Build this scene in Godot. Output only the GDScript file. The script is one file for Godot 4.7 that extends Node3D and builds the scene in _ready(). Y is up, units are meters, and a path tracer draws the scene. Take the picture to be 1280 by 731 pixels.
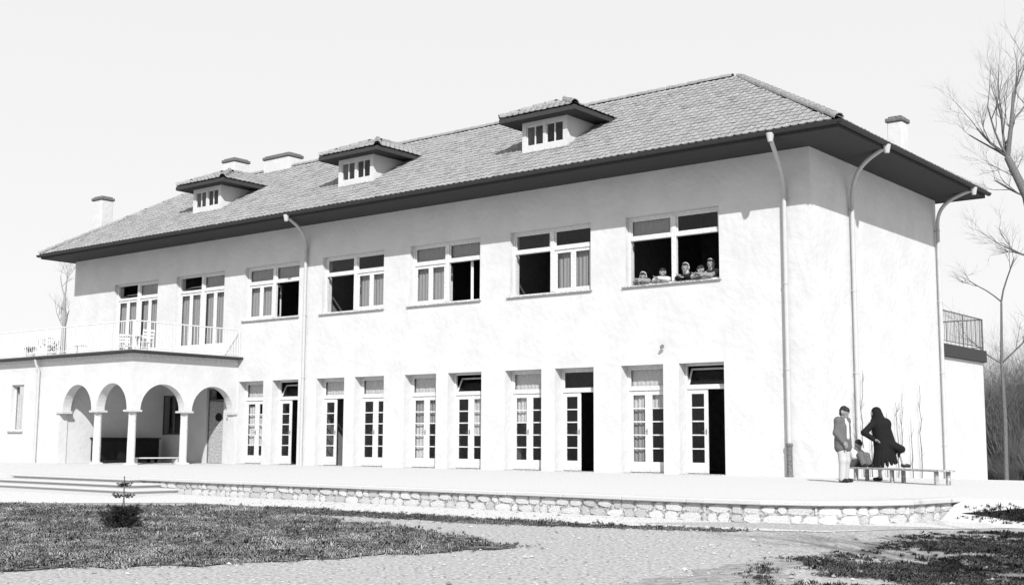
extends Node3D
# A two-storey white building with a tiled hip roof, three dormers and an arcaded porch, in an old black and white photograph.
const TY := 0.3            # terrace level
const EV := 8.5            # eave level of the roof deck
const SL := 0.634          # slope of the main roof
const ZF := 1.35           # front eave
const ZR := -9.0           # rear eave
const XR := 1.35           # right eave
const XL := -32.75         # left eave
const ZC := -3.82          # ridge
const RX0 := -28.2         # ridge ends
const RX1 := -4.0
var rng := RandomNumberGenerator.new()
var M := {}
var shared := {}
var names := {}
var house: Node3D

# ---------------------------------------------------------------- helpers
func grey(v: float) -> Color:
	return Color(v, v, v).linear_to_srgb()

func noise_tex(sd: int, freq: float, lo: float, hi: float, size := 512, octaves := 5, kind := FastNoiseLite.TYPE_SIMPLEX_SMOOTH, sharp := 1.0) -> ImageTexture:
	var n := FastNoiseLite.new()
	n.seed = sd; n.frequency = freq; n.noise_type = kind
	n.fractal_type = FastNoiseLite.FRACTAL_FBM; n.fractal_octaves = octaves
	var im := n.get_seamless_image(size, size)
	im.convert(Image.FORMAT_L8)
	var d := im.get_data()
	for i in d.size():
		var t := clampf((d[i] / 255.0 - 0.5) * sharp + 0.5, 0.0, 1.0)
		d[i] = int(255.0 * lerpf(lo, hi, t))
	var out := Image.create_from_data(size, size, false, Image.FORMAT_L8, d)
	out.convert(Image.FORMAT_RGB8)
	out.generate_mipmaps()
	return ImageTexture.create_from_image(out)

func normal_tex(sd: int, freq: float, strength: float, size := 512, octaves := 5) -> ImageTexture:
	var n := FastNoiseLite.new()
	n.seed = sd; n.frequency = freq; n.fractal_octaves = octaves
	var im := n.get_seamless_image(size, size)
	im.convert(Image.FORMAT_RGBA8)
	im.bump_map_to_normal_map(strength)
	im.generate_mipmaps()
	return ImageTexture.create_from_image(im)

func mat(called: String, v: float, rough := 0.85, tex: Texture2D = null, scale := 0.3, nrm: Texture2D = null, nscale := 0.5) -> StandardMaterial3D:
	var m := StandardMaterial3D.new()
	m.albedo_color = grey(v); m.roughness = rough; m.metallic_specular = 0.3
	if tex or nrm:
		m.uv1_triplanar = true; m.uv1_world_triplanar = true
		m.uv1_scale = Vector3.ONE * scale
	if tex: m.albedo_texture = tex
	if nrm:
		m.normal_enabled = true; m.normal_texture = nrm; m.normal_scale = nscale
	M[called] = m
	return m

func S() -> SurfaceTool:
	var st := SurfaceTool.new(); st.begin(Mesh.PRIMITIVE_TRIANGLES); return st

func tri(st: SurfaceTool, a: Vector3, b: Vector3, c: Vector3, n: Vector3) -> void:
	st.set_normal(n); st.add_vertex(a)
	if (b - a).cross(c - a).dot(n) > 0.0:
		st.set_normal(n); st.add_vertex(c); st.set_normal(n); st.add_vertex(b)
	else:
		st.set_normal(n); st.add_vertex(b); st.set_normal(n); st.add_vertex(c)

func quad(st: SurfaceTool, a: Vector3, b: Vector3, c: Vector3, d: Vector3, n: Vector3) -> void:
	tri(st, a, b, c, n); tri(st, a, c, d, n)

func poly3(st: SurfaceTool, p: Array, toward: Vector3) -> void:
	var n: Vector3 = (p[1] - p[0]).cross(p[2] - p[0]).normalized()
	if n.dot(toward) < 0.0: n = -n
	for i in range(1, p.size() - 1): tri(st, p[0], p[i], p[i + 1], n)

# a box from corner a to corner b; ch > 0 takes the edges off
func bx(st: SurfaceTool, a: Vector3, b: Vector3, ch := 0.0, xf := Transform3D()) -> void:
	var lo := a.min(b); var hi := a.max(b)
	var c := (lo + hi) * 0.5; var h := (hi - lo) * 0.5
	if ch <= 0.0:
		for ax in 3:
			for s in [-1.0, 1.0]:
				var n := Vector3.ZERO; n[ax] = s
				var u := Vector3.ZERO; u[(ax + 1) % 3] = h[(ax + 1) % 3]
				var w := Vector3.ZERO; w[(ax + 2) % 3] = h[(ax + 2) % 3]
				var o := c + n * h[ax]
				quad(st, xf * (o - u - w), xf * (o + u - w), xf * (o + u + w), xf * (o - u + w), xf.basis * n)
		return
	ch = minf(ch, minf(h.x, minf(h.y, h.z)) * 0.9)
	for ax in 3:
		var i1 := (ax + 1) % 3; var i2 := (ax + 2) % 3
		for s in [-1.0, 1.0]:
			var n := Vector3.ZERO; n[ax] = s
			var u := Vector3.ZERO; u[i1] = h[i1] - ch
			var w := Vector3.ZERO; w[i2] = h[i2] - ch
			var o := c + n * h[ax]
			quad(st, xf * (o - u - w), xf * (o + u - w), xf * (o + u + w), xf * (o - u + w), xf.basis * n)
		for s1 in [-1.0, 1.0]:
			for s2 in [-1.0, 1.0]:
				var e := Vector3.ZERO; e[ax] = h[ax] - ch
				var p := Vector3.ZERO; p[i1] = s1 * h[i1]; p[i2] = s2 * (h[i2] - ch)
				var q := Vector3.ZERO; q[i1] = s1 * (h[i1] - ch); q[i2] = s2 * h[i2]
				var nn := Vector3.ZERO; nn[i1] = s1; nn[i2] = s2
				quad(st, xf * (c + p - e), xf * (c + p + e), xf * (c + q + e), xf * (c + q - e), xf.basis * nn.normalized())
	for sx in [-1.0, 1.0]:
		for sy in [-1.0, 1.0]:
			for sz in [-1.0, 1.0]:
				var sg := Vector3(sx, sy, sz)
				var k := h - Vector3.ONE * ch
				tri(st, xf * (c + sg * Vector3(h.x, k.y, k.z)), xf * (c + sg * Vector3(k.x, h.y, k.z)), xf * (c + sg * Vector3(k.x, k.y, h.z)), xf.basis * sg.normalized())

func tube(st: SurfaceTool, pts: Array, radii, sides := 8, capped := true) -> void:
	var rings := []
	var nr := []
	var up := Vector3(0.13, 0.31, 0.94)
	for i in pts.size():
		var p: Vector3 = pts[i]
		var d: Vector3 = (pts[mini(i + 1, pts.size() - 1)] - pts[maxi(i - 1, 0)])
		d = d.normalized()
		var x := up.cross(d)
		if x.length() < 0.05: x = Vector3(1, 0, 0).cross(d)
		x = x.normalized(); var y := d.cross(x).normalized()
		up = y.cross(d) if false else up
		var r: float = radii[i] if radii is Array else radii
		var ring := []; var ns := []
		for k in sides:
			var a := TAU * k / sides
			var n := x * cos(a) + y * sin(a)
			ring.append(p + n * r); ns.append(n)
		rings.append(ring); nr.append(ns)
	for i in rings.size() - 1:
		for k in sides:
			var k2 := (k + 1) % sides
			var v := [rings[i][k], rings[i][k2], rings[i + 1][k2], rings[i + 1][k]]
			var n := [nr[i][k], nr[i][k2], nr[i + 1][k2], nr[i + 1][k]]
			var o := [0, 1, 2, 0, 2, 3]
			if (v[1] - v[0]).cross(v[2] - v[0]).dot(n[0]) > 0.0: o = [0, 2, 1, 0, 3, 2]
			for j in o:
				st.set_normal(n[j]); st.add_vertex(v[j])
	if capped:
		for e in [0, rings.size() - 1]:
			var dd: Vector3 = (pts[0] - pts[1]) if e == 0 else (pts[-1] - pts[-2])
			for k in range(1, sides - 1): tri(st, rings[e][0], rings[e][k], rings[e][k + 1], dd.normalized())

func bez(a: Vector3, b: Vector3, c: Vector3, d: Vector3, n: int) -> Array:
	var out := []
	for i in n + 1:
		out.append(a.bezier_interpolate(b, c, d, float(i) / n))
	return out

# a turned shape about the y axis through o: profile of Vector2(radius, height)
func lathe(st: SurfaceTool, o: Vector3, prof: Array, sides := 16) -> void:
	for i in prof.size() - 1:
		var p: Vector2 = prof[i]; var q: Vector2 = prof[i + 1]
		var e := q - p
		var n2 := Vector2(e.y, -e.x).normalized()
		for k in sides:
			var a := TAU * k / sides; var b := TAU * (k + 1) / sides
			var da := Vector3(cos(a), 0, sin(a)); var db := Vector3(cos(b), 0, sin(b))
			var v := [o + da * p.x + Vector3.UP * p.y, o + db * p.x + Vector3.UP * p.y, o + db * q.x + Vector3.UP * q.y, o + da * q.x + Vector3.UP * q.y]
			var n := [da * n2.x + Vector3.UP * n2.y, db * n2.x + Vector3.UP * n2.y, db * n2.x + Vector3.UP * n2.y, da * n2.x + Vector3.UP * n2.y]
			for t in [[0, 1, 2], [0, 2, 3]]:
				var w: Vector3 = (v[t[1]] - v[t[0]]).cross(v[t[2]] - v[t[0]])
				if w.length() < 1e-9: continue
				var order := [t[0], t[1], t[2]] if w.dot(n[0]) < 0.0 else [t[0], t[2], t[1]]
				for j in order:
					st.set_normal(n[j]); st.add_vertex(v[j])

func inst(called: String, mesh: Mesh, m: Material, parent: Node, at := Transform3D()) -> MeshInstance3D:
	var o := MeshInstance3D.new()
	o.name = called; o.mesh = mesh; o.material_override = m; o.transform = at
	parent.add_child(o, true)
	return o

func obj(called: String, st: SurfaceTool, m: Material, parent: Node = self) -> MeshInstance3D:
	return inst(numbered(called) if parent == self else called, st.commit(), m, parent)

func numbered(called: String) -> String:
	var n: int = names.get(called, 0)
	names[called] = n + 1
	return called if n == 0 else "%s_%03d" % [called, n]

func thing(called: String, label: String, category: String, at := Vector3.ZERO, turn := 0.0, group := "") -> Node3D:
	var o := Node3D.new(); o.name = numbered(called); add_child(o)
	o.position = at; o.rotation.y = turn
	return tag(o, label, category, group)

func tag(o: Node3D, label: String, category: String, group := "") -> Node3D:
	o.set_meta("label", label); o.set_meta("category", category)
	if group: o.set_meta("group", group)
	return o

func part(called: String, parent: Node, at := Vector3.ZERO, turn := 0.0) -> Node3D:
	var o := Node3D.new(); o.name = called; parent.add_child(o, true); o.position = at; o.rotation.y = turn
	return o

func structure(o: Node3D) -> Node3D:
	o.set_meta("kind", "structure"); return o

func stuff(o: Node3D) -> Node3D:
	o.set_meta("kind", "stuff"); return o

# lie of the land
func gy(x: float, z: float) -> float:
	if z > 12.0: return -0.03 * (minf(z, 42.0) - 12.0)
	if z < 9.0: return maxf(-0.00085 * (9.0 - z) * (9.0 - z), -0.4)
	return 0.0

func bank(x: float, z: float) -> float:
	return maxf(gy(x, z), TY - 0.35 * (z - 8.9)) if z > 8.9 else TY

func ty(z: float) -> float:
	return TY if z > 0.0 else maxf(TY - 0.0042 * z * z, -0.37)

# ---------------------------------------------------------------- materials
func make_materials() -> void:
	var fine := noise_tex(11, 0.02, 0.86, 1.0, 512, 6)
	var blot := noise_tex(12, 0.012, 0.955, 1.0, 512, 7, FastNoiseLite.TYPE_SIMPLEX_SMOOTH, 1.3)
	var grit := noise_tex(13, 0.05, 0.55, 1.0, 512, 5, FastNoiseLite.TYPE_SIMPLEX_SMOOTH, 1.6)
	var pale_grit := noise_tex(18, 0.05, 0.76, 1.0, 1024, 6, FastNoiseLite.TYPE_SIMPLEX_SMOOTH, 1.7)
	var lay := noise_tex(19, 0.02, 0.86, 1.0, 1024, 8, FastNoiseLite.TYPE_SIMPLEX_SMOOTH, 1.7)
	var bump := normal_tex(14, 0.05, 6.0)
	var soil := noise_tex(15, 0.03, 0.35, 1.0, 512, 6, FastNoiseLite.TYPE_SIMPLEX_SMOOTH, 1.9)
	var weave := noise_tex(16, 0.2, 0.7, 1.0, 256, 2)
	mat("plaster", 0.545, 0.9, blot, 0.15, bump, 0.12)
	mat("trim", 0.62, 0.6, fine, 0.7)
	mat("sash", 0.64, 0.5, fine, 0.9)
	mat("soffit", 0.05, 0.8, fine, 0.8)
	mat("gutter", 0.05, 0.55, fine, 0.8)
	mat("zinc", 0.44, 0.5, blot, 0.6)
	mat("iron", 0.22, 0.6, grit, 0.8)
	mat("rail", 0.62, 0.5)
	mat("deck", 0.22, 0.9, grit, 0.5)
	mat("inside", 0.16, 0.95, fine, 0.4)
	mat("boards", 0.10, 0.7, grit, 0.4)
	mat("sill", 0.60, 0.8, grit, 0.6)
	mat("terrace", 0.65, 0.95, pale_grit, 0.6, bump, 0.25)
	mat("footpath", 0.67, 0.95, pale_grit, 0.5, bump, 0.3)
	mat("drive", 0.44, 0.95, pale_grit, 0.29, bump, 0.25)
	mat("coping", 0.60, 0.9, pale_grit, 1.3, bump, 0.2)
	mat("mortar", 0.50, 0.95, grit, 0.7)
	mat("soil", 0.22, 0.98, soil, 0.35, bump, 1.0)
	mat("bank_black", 0.03, 0.98, soil, 0.5, bump, 1.0)  # near-black sheet under the bank tufts
	mat("dirt", 0.30, 0.98, lay, 0.3, bump, 0.8)
	mat("bark", 0.22, 0.95, grit, 0.9)
	mat("overexposed_bark", 0.45, 0.95, grit, 0.9)  # bark colour lightened to imitate overexposure of the distant tree
	mat("curtain", 0.66, 0.95, fine, 1.2)
	mat("reflection_net", 0.42, 0.95, weave, 1.2)  # grey net; its tone stands in for sky reflected in closed panes
	mat("dark_wood", 0.018, 0.6, grit, 0.7)
	mat("wood", 0.52, 0.8, grit, 0.7)
	mat("needle", 0.035, 0.8)
	mat("skin", 0.24, 0.6)
	mat("hair", 0.02, 0.55)
	mat("white_cloth", 0.68, 0.9, weave, 4.0)
	mat("grey_cloth", 0.15, 0.9, weave, 6.0)
	mat("pale_cloth", 0.55, 0.9, weave, 4.0)
	mat("mid_cloth", 0.30, 0.9, weave, 4.0)
	mat("black_cloth", 0.012, 0.85, weave, 4.0)
	mat("shoe", 0.02, 0.4)
	mat("twig", 0.16, 0.95)
	for v in 5: mat("stone%d" % v, [0.60, 0.66, 0.54, 0.62, 0.48][v], 0.92, pale_grit, 0.9, bump, 0.3)
	for v in 4: mat("tile%d" % v, [0.41, 0.45, 0.38, 0.43][v], 0.85, grit, 0.9)
	var t := mat("tiles", 1.0, 0.85, grit, 0.9)
	t.vertex_color_use_as_albedo = true
	var g := mat("grass", 1.0, 0.9)
	g.vertex_color_use_as_albedo = true
	var gl := StandardMaterial3D.new()
	gl.albedo_color = Color(0.06, 0.06, 0.06, 0.10); gl.transparency = BaseMaterial3D.TRANSPARENCY_ALPHA
	gl.roughness = 0.04; gl.metallic_specular = 0.3
	M["glass"] = gl

# ---------------------------------------------------------------- walls
# a wall with openings, u along xf.x, v up, face at w = 0, back at w = -t; openings are [u0, u1, v0, v1]
func wall(st: SurfaceTool, xf: Transform3D, u0: float, u1: float, v0: float, v1: float, holes: Array, t: float) -> void:
	var us := [u0, u1]; var vs := [v0, v1]
	for h in holes:
		us.append(h[0]); us.append(h[1]); vs.append(h[2]); vs.append(h[3])
	us.sort(); vs.sort()
	var b := xf.basis
	for i in us.size() - 1:
		if us[i + 1] - us[i] < 1e-4: continue
		for j in vs.size() - 1:
			if vs[j + 1] - vs[j] < 1e-4: continue
			var cu: float = (us[i] + us[i + 1]) * 0.5; var cv: float = (vs[j] + vs[j + 1]) * 0.5
			var open := false
			for h in holes:
				if cu > h[0] and cu < h[1] and cv > h[2] and cv < h[3]: open = true
			if open: continue
			for w in [0.0, -t]:
				quad(st, xf * Vector3(us[i], vs[j], w), xf * Vector3(us[i + 1], vs[j], w), xf * Vector3(us[i + 1], vs[j + 1], w), xf * Vector3(us[i], vs[j + 1], w), b * Vector3(0, 0, 1 if w == 0.0 else -1))
	var rim := holes.duplicate()
	rim.append([u0, u1, v0, v1])
	for k in rim.size():
		var h = rim[k]
		var s := -1.0 if k == rim.size() - 1 else 1.0
		for e in [[h[0], h[0], h[2], h[3], Vector3(s, 0, 0)], [h[1], h[1], h[2], h[3], Vector3(-s, 0, 0)], [h[0], h[1], h[2], h[2], Vector3(0, s, 0)], [h[0], h[1], h[3], h[3], Vector3(0, -s, 0)]]:
			quad(st, xf * Vector3(e[0], e[2], 0), xf * Vector3(e[1], e[3], 0), xf * Vector3(e[1], e[3], -t), xf * Vector3(e[0], e[2], -t), b * e[4])

# the part of an arcade above its columns: arches of radius r round the centres cs, springing at v0
func arcade(st: SurfaceTool, xf: Transform3D, u0: float, u1: float, v0: float, v1: float, cs: Array, r: float, t: float) -> void:
	var edges := [u0]
	for c in cs: edges.append(c - r); edges.append(c + r)
	edges.append(u1)
	var b := xf.basis
	for i in range(0, edges.size(), 2):
		bx(st, Vector3(edges[i], v0, -t), Vector3(edges[i + 1], v1, 0), 0.0, xf)
	var n := 20
	for c in cs:
		for i in n:
			var a := PI - PI * i / n; var a2 := PI - PI * (i + 1) / n
			var p := Vector2(c + cos(a) * r, v0 + sin(a) * r); var q := Vector2(c + cos(a2) * r, v0 + sin(a2) * r)
			for w in [0.0, -t]:
				quad(st, xf * Vector3(p.x, p.y, w), xf * Vector3(q.x, q.y, w), xf * Vector3(q.x, v1, w), xf * Vector3(p.x, v1, w), b * Vector3(0, 0, 1 if w == 0.0 else -1))
			quad(st, xf * Vector3(p.x, p.y, 0), xf * Vector3(q.x, q.y, 0), xf * Vector3(q.x, q.y, -t), xf * Vector3(p.x, p.y, -t), b * Vector3(-cos((a + a2) / 2), -sin((a + a2) / 2), 0))
		quad(st, xf * Vector3(c - r, v1, 0), xf * Vector3(c + r, v1, 0), xf * Vector3(c + r, v1, -t), xf * Vector3(c - r, v1, -t), b * Vector3.UP)

# a glazed leaf w by h, hinged at x = 0, with rows of panes: returns [leaf mesh, pane mesh, pane spots]
func leaf_kit(w: float, h: float, stile: float, foot: float, rows: int) -> Array:
	var key := "leaf %.3f %.3f %.3f %d" % [w, h, foot, rows]
	if shared.has(key): return shared[key]
	var st := S()
	var d := 0.045
	bx(st, Vector3(0, 0, -d), Vector3(stile, h, 0), 0.006)
	bx(st, Vector3(w - stile, 0, -d), Vector3(w, h, 0), 0.006)
	bx(st, Vector3(stile, h - stile, -d), Vector3(w - stile, h, -0.003), 0.004)
	bx(st, Vector3(stile, 0, -d), Vector3(w - stile, foot, -0.003), 0.004)
	var ph := (h - stile - foot) / rows
	var bar := 0.035
	for i in range(1, rows):
		var y := foot + ph * i
		bx(st, Vector3(stile, y - bar / 2, -d + 0.006), Vector3(w - stile, y + bar / 2, -0.006), 0.003)
	var pst := S()
	bx(pst, Vector3(stile - 0.008, -ph / 2 + bar / 2 - 0.008, -0.026), Vector3(w - stile + 0.008, ph / 2 - bar / 2 + 0.008, -0.021))
	var spots := []
	for i in rows: spots.append(foot + ph * (i + 0.5))
	shared[key] = [st.commit(), pst.commit(), spots]
	return shared[key]

func leaf(parent: Node, at: Vector3, turn: float, flip: bool, w: float, h: float, stile: float, foot: float, rows: int) -> void:
	var k := leaf_kit(w, h, stile, foot, rows)
	var b := Basis(Vector3.UP, turn)
	var xf := Transform3D(b, at)
	if flip: xf = xf * Transform3D(Basis(), Vector3(-w, 0, 0))
	inst("leaf", k[0], M["sash"], parent, xf)
	for y in k[2]:
		inst("pane", k[1], M["glass"], parent, xf * Transform3D(Basis(), Vector3(0, y, 0)))

# a curtain hanging in folds, x from x0 to x1, y from y0 to y1, at depth z
func curtain(parent: Node, x0: float, x1: float, y0: float, y1: float, z: float, m: Material, sway := 0.02) -> void:
	var st := S()
	var n := maxi(6, int((x1 - x0) / 0.035))
	var amp := sway
	for i in n:
		var a := lerpf(x0, x1, float(i) / n); var b := lerpf(x0, x1, float(i + 1) / n)
		var za := z + amp * sin(a * 47.0) + amp * 0.6 * sin(a * 19.0 + 1.0); var zb := z + amp * sin(b * 47.0) + amp * 0.6 * sin(b * 19.0 + 1.0)
		quad(st, Vector3(a, y0, za), Vector3(b, y0, zb), Vector3(b, y1, zb * 0.5 + z * 0.5), Vector3(a, y1, za * 0.5 + z * 0.5), Vector3(-(zb - za), 0, b - a).normalized())
	obj("curtain", st, m, parent)

# transom light; tilt > 0 lets its top fall inwards
func transom(parent: Node, x0: float, x1: float, y0: float, y1: float, z: float, tilt: float, blind: Material) -> void:
	var xf := Transform3D(Basis(Vector3.RIGHT, -tilt), Vector3(0, y0, z))
	var st := S(); var h := y1 - y0; var e := 0.045
	bx(st, Vector3(x0, 0, -0.04), Vector3(x1, e, 0), 0.004, xf)
	bx(st, Vector3(x0, h - e, -0.04), Vector3(x1, h, 0), 0.004, xf)
	bx(st, Vector3(x0, e, -0.04), Vector3(x0 + e, h - e, -0.002), 0.004, xf)
	bx(st, Vector3(x1 - e, e, -0.04), Vector3(x1, h - e, -0.002), 0.004, xf)
	obj("transom_sash", st, M["sash"], parent)
	var g := S()
	bx(g, Vector3(x0 + e - 0.006, e - 0.006, -0.024), Vector3(x1 - e + 0.006, h - e + 0.006, -0.019), 0.0, xf)
	obj("transom_pane", g, M["glass"], parent)
	if blind: curtain(parent, x0 + 0.03, x1 - 0.03, y0 + 0.02, y1 - 0.03, z - 0.09, blind, 0.008)

# French door in a recess; open leaves fold back against the room side
func french_door(cx: float, cfg: Dictionary) -> void:
	var d := part("french_door", house, Vector3(cx, TY, 0))
	var hw := 0.66; var z := -0.30; var H := 2.85; var bar := 2.18
	var f := S(); var e := 0.06
	bx(f, Vector3(-hw, 0, z - 0.08), Vector3(-hw + e, H, z), 0.006)
	bx(f, Vector3(hw - e, 0, z - 0.08), Vector3(hw, H, z), 0.006)
	bx(f, Vector3(-hw + e, H - e, z - 0.08), Vector3(hw - e, H, z - 0.002), 0.006)
	bx(f, Vector3(-hw + e, bar, z - 0.08), Vector3(hw - e, bar + 0.085, z + 0.014), 0.008)
	obj("frame", f, M["sash"], d)
	var s := S(); bx(s, Vector3(-hw + 0.01, -0.03, -0.30), Vector3(hw - 0.01, 0.018, 0.06), 0.01)
	obj("threshold", s, M["sill"], d)
	var w := hw - e - 0.004
	leaf(d, Vector3(-hw + e + 0.002, 0.03, z - 0.012), deg_to_rad(cfg.get("left", 0.0)), false, w, bar - 0.035, 0.11, 0.27, 5)
	leaf(d, Vector3(hw - e - 0.002, 0.03, z - 0.012), -deg_to_rad(cfg.get("right", 0.0)), true, w, bar - 0.035, 0.11, 0.27, 5)
	var k := S()
	for x in [-0.045]:
		bx(k, Vector3(x - 0.012, 1.02, z - 0.014), Vector3(x + 0.012, 1.16, z + 0.006), 0.004)
		tube(k, [Vector3(x, 1.1, z + 0.0), Vector3(x, 1.1, z + 0.045), Vector3(x - 0.09, 1.09, z + 0.05)], 0.008, 6)
	obj("handle", k, M["iron"], d)
	transom(d, -hw + e, hw - e, bar + 0.087, H - e - 0.002, z - 0.015, cfg.get("tilt", 0.0), M["curtain"] if cfg.get("blind", false) else null)
	for c in cfg.get("drapes", []):
		curtain(d, c[0], c[1], c[2], c[3], z - 0.13, M[c[4]])

# wide upper window: a mullion, two transoms and four casements
func wide_window(cx: float, y0: float, y1: float, bays: Array, balcony := false) -> void:
	var d := part("balcony_door" if balcony else "window", house, Vector3(cx, y0, 0))
	var hw := 1.43; var H := y1 - y0; var z := -0.14; var e := 0.07
	var bar := H - 0.56
	var f := S()
	bx(f, Vector3(-hw, 0, z - 0.1), Vector3(-hw + e, H, z), 0.006)
	bx(f, Vector3(hw - e, 0, z - 0.1), Vector3(hw, H, z), 0.006)
	bx(f, Vector3(-hw + e, H - e, z - 0.1), Vector3(hw - e, H, z - 0.002), 0.006)
	bx(f, Vector3(-hw + e, 0, z - 0.1), Vector3(hw - e, e * 0.8, z - 0.002), 0.006)
	obj("frame", f, M["sash"], d)
	var m := S(); bx(m, Vector3(-0.07, e * 0.8, z - 0.1), Vector3(0.07, H - e, z + 0.012), 0.008)
	obj("mullion", m, M["sash"], d)
	for s in [-1, 1]:
		var b: Dictionary = bays[0 if s < 0 else 1]
		var x0 := -hw + e if s < 0 else 0.07
		var x1 := -0.07 if s < 0 else hw - e
		var t := S(); bx(t, Vector3(x0, bar - 0.09, z - 0.1), Vector3(x1, bar, z + 0.006), 0.008)
		obj("transom_bar", t, M["sash"], d)
		transom(d, x0 + 0.002, x1 - 0.002, bar + 0.002, H - e - 0.002, z - 0.02, b.get("tilt", 0.0), M[b["blind"]] if b.has("blind") else null)
		var w := (x1 - x0) / 2 - 0.004
		var lh := bar - 0.09 - e * 0.8 - 0.006
		var a := deg_to_rad(b.get("open", 0.0))
		leaf(d, Vector3(x0 + 0.002, e * 0.8 + 0.003, z - 0.02), a * 2.0, false, w, lh, 0.085, 0.09 if not balcony else 0.5, 1)
		leaf(d, Vector3(x1 - 0.002, e * 0.8 + 0.003, z - 0.02), -a, true, w, lh, 0.085, 0.09 if not balcony else 0.5, 1)
		for c in b.get("drapes", []):
			curtain(d, x0 + c[0] * (x1 - x0), x0 + c[1] * (x1 - x0), c[2], c[3], z - 0.17, M[c[4]])
	if not balcony:
		var s := S(); bx(s, Vector3(-hw - 0.1, -0.045, -0.1), Vector3(hw + 0.06, -0.002, 0.07), 0.01)
		obj("sill", s, M["sill"], d)

# ---------------------------------------------------------------- roof
func tile_mesh() -> Mesh:
	# an interlocking clay tile: u across, v up the slope, w out of it; one roll and one shallow pan
	if shared.has("tile"): return shared["tile"]
	var st := S()
	var prof := [Vector2(-0.112, 0.012), Vector2(-0.085, 0.030), Vector2(-0.05, 0.014), Vector2(0.02, 0.006), Vector2(0.08, 0.010), Vector2(0.108, 0.022)]
	var L := 0.34
	var tilt := 0.024
	for i in prof.size() - 1:
		var a: Vector2 = prof[i]; var b: Vector2 = prof[i + 1]
		var n := Vector3(-(b.y - a.y), 0, b.x - a.x).normalized()
		quad(st, Vector3(a.x, 0, a.y + tilt), Vector3(b.x, 0, b.y + tilt), Vector3(b.x, L, b.y), Vector3(a.x, L, a.y), n)
		quad(st, Vector3(a.x, 0, a.y + tilt), Vector3(b.x, 0, b.y + tilt), Vector3(b.x, 0, b.y + tilt - 0.022), Vector3(a.x, 0, a.y + tilt - 0.022), Vector3(0, -1, 0))
	shared["tile"] = st.commit()
	return shared["tile"]

# rows of tiles on a slope: o at the eave, u along it, v up the slope; span.call(distance up) gives [from, to] along u
func tile_spots(o: Vector3, u: Vector3, v: Vector3, length: float, span: Callable) -> Array:
	var out := []
	var w := u.cross(v).normalized()
	var rows := int(length / 0.285)
	for r in rows:
		var y := r * 0.285
		var s: Array = span.call(y + 0.1)
		var n := int(round((s[1] - s[0]) / 0.212))
		for i in n:
			var x: float = s[0] + 0.106 + i * 0.212 + (0.0 if r % 2 == 0 else 0.0)
			if x > s[1] - 0.02: continue
			var b := Basis(u, v, w) * Basis(Vector3(0, 0, 1), rng.randf_range(-0.02, 0.02)) * Basis(Vector3(1, 0, 0), rng.randf_range(-0.012, 0.012))
			out.append(Transform3D(b, o + u * x + v * (y + rng.randf_range(-0.012, 0.012)) + w * (0.012 + rng.randf_range(0.0, 0.008))))
	return out

func tile_field(called: String, spots: Array, parent: Node) -> void:
	var mm := MultiMesh.new()
	mm.transform_format = MultiMesh.TRANSFORM_3D; mm.use_colors = true
	mm.mesh = tile_mesh(); mm.instance_count = spots.size()
	for i in spots.size():
		mm.set_instance_transform(i, spots[i])
		var g := rng.randf_range(0.37, 0.47) * (0.82 if rng.randf() < 0.10 else 1.0)
		mm.set_instance_color(i, Color(g, g, g))
	var o := MultiMeshInstance3D.new(); o.name = called; o.multimesh = mm; o.material_override = M["tiles"]
	parent.add_child(o, true); stuff(o)

func cap_mesh() -> Mesh:
	if shared.has("cap"): return shared["cap"]
	var st := S()
	var n := 8
	for i in n:
		var a := PI * i / n; var b := PI * (i + 1) / n
		var r0 := 0.125; var r1 := 0.10
		var pa := Vector3(cos(a), sin(a), 0); var pb := Vector3(cos(b), sin(b), 0)
		quad(st, pa * r0, pb * r0, pb * r1 + Vector3(0, 0, 0.42), pa * r1 + Vector3(0, 0, 0.42), ((pa + pb) / 2).normalized())
		quad(st, pa * r0, pb * r0, pb * (r0 - 0.02), pa * (r0 - 0.02), Vector3(0, 0, -1))
	shared["cap"] = st.commit()
	return shared["cap"]

func caps(parent: Node, a: Vector3, b: Vector3, lift := 0.0) -> void:
	var d := (b - a); var n := int(d.length() / 0.36)
	d = d.normalized()
	var x := Vector3.UP.cross(d).normalized(); var y := d.cross(x)
	for i in n:
		var p := a + d * (i * 0.36) + y * lift
		inst("ridge_tile", cap_mesh(), M["tile%d" % (rng.randi() % 4)], parent, Transform3D(Basis(x, y, d) * Basis(Vector3(0, 0, 1), rng.randf_range(-0.05, 0.05)), p))

func gutter_run(st: SurfaceTool, a: Vector3, b: Vector3, out: Vector3) -> void:
	var n := 8; var r := 0.075
	var c := out * 0.078
	for i in n:
		var t0 := PI * i / n; var t1 := PI * (i + 1) / n
		var p0 := c + out * (-cos(t0) * r) - Vector3.UP * sin(t0) * r; var p1 := c + out * (-cos(t1) * r) - Vector3.UP * sin(t1) * r
		quad(st, a + p0, b + p0, b + p1, a + p1, ((p0 + p1) / 2 - c).normalized())
	tube(st, [a + c + out * r, b + c + out * r], 0.012, 6)
	tube(st, [a + c - out * r, b + c - out * r], 0.010, 6)

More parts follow.
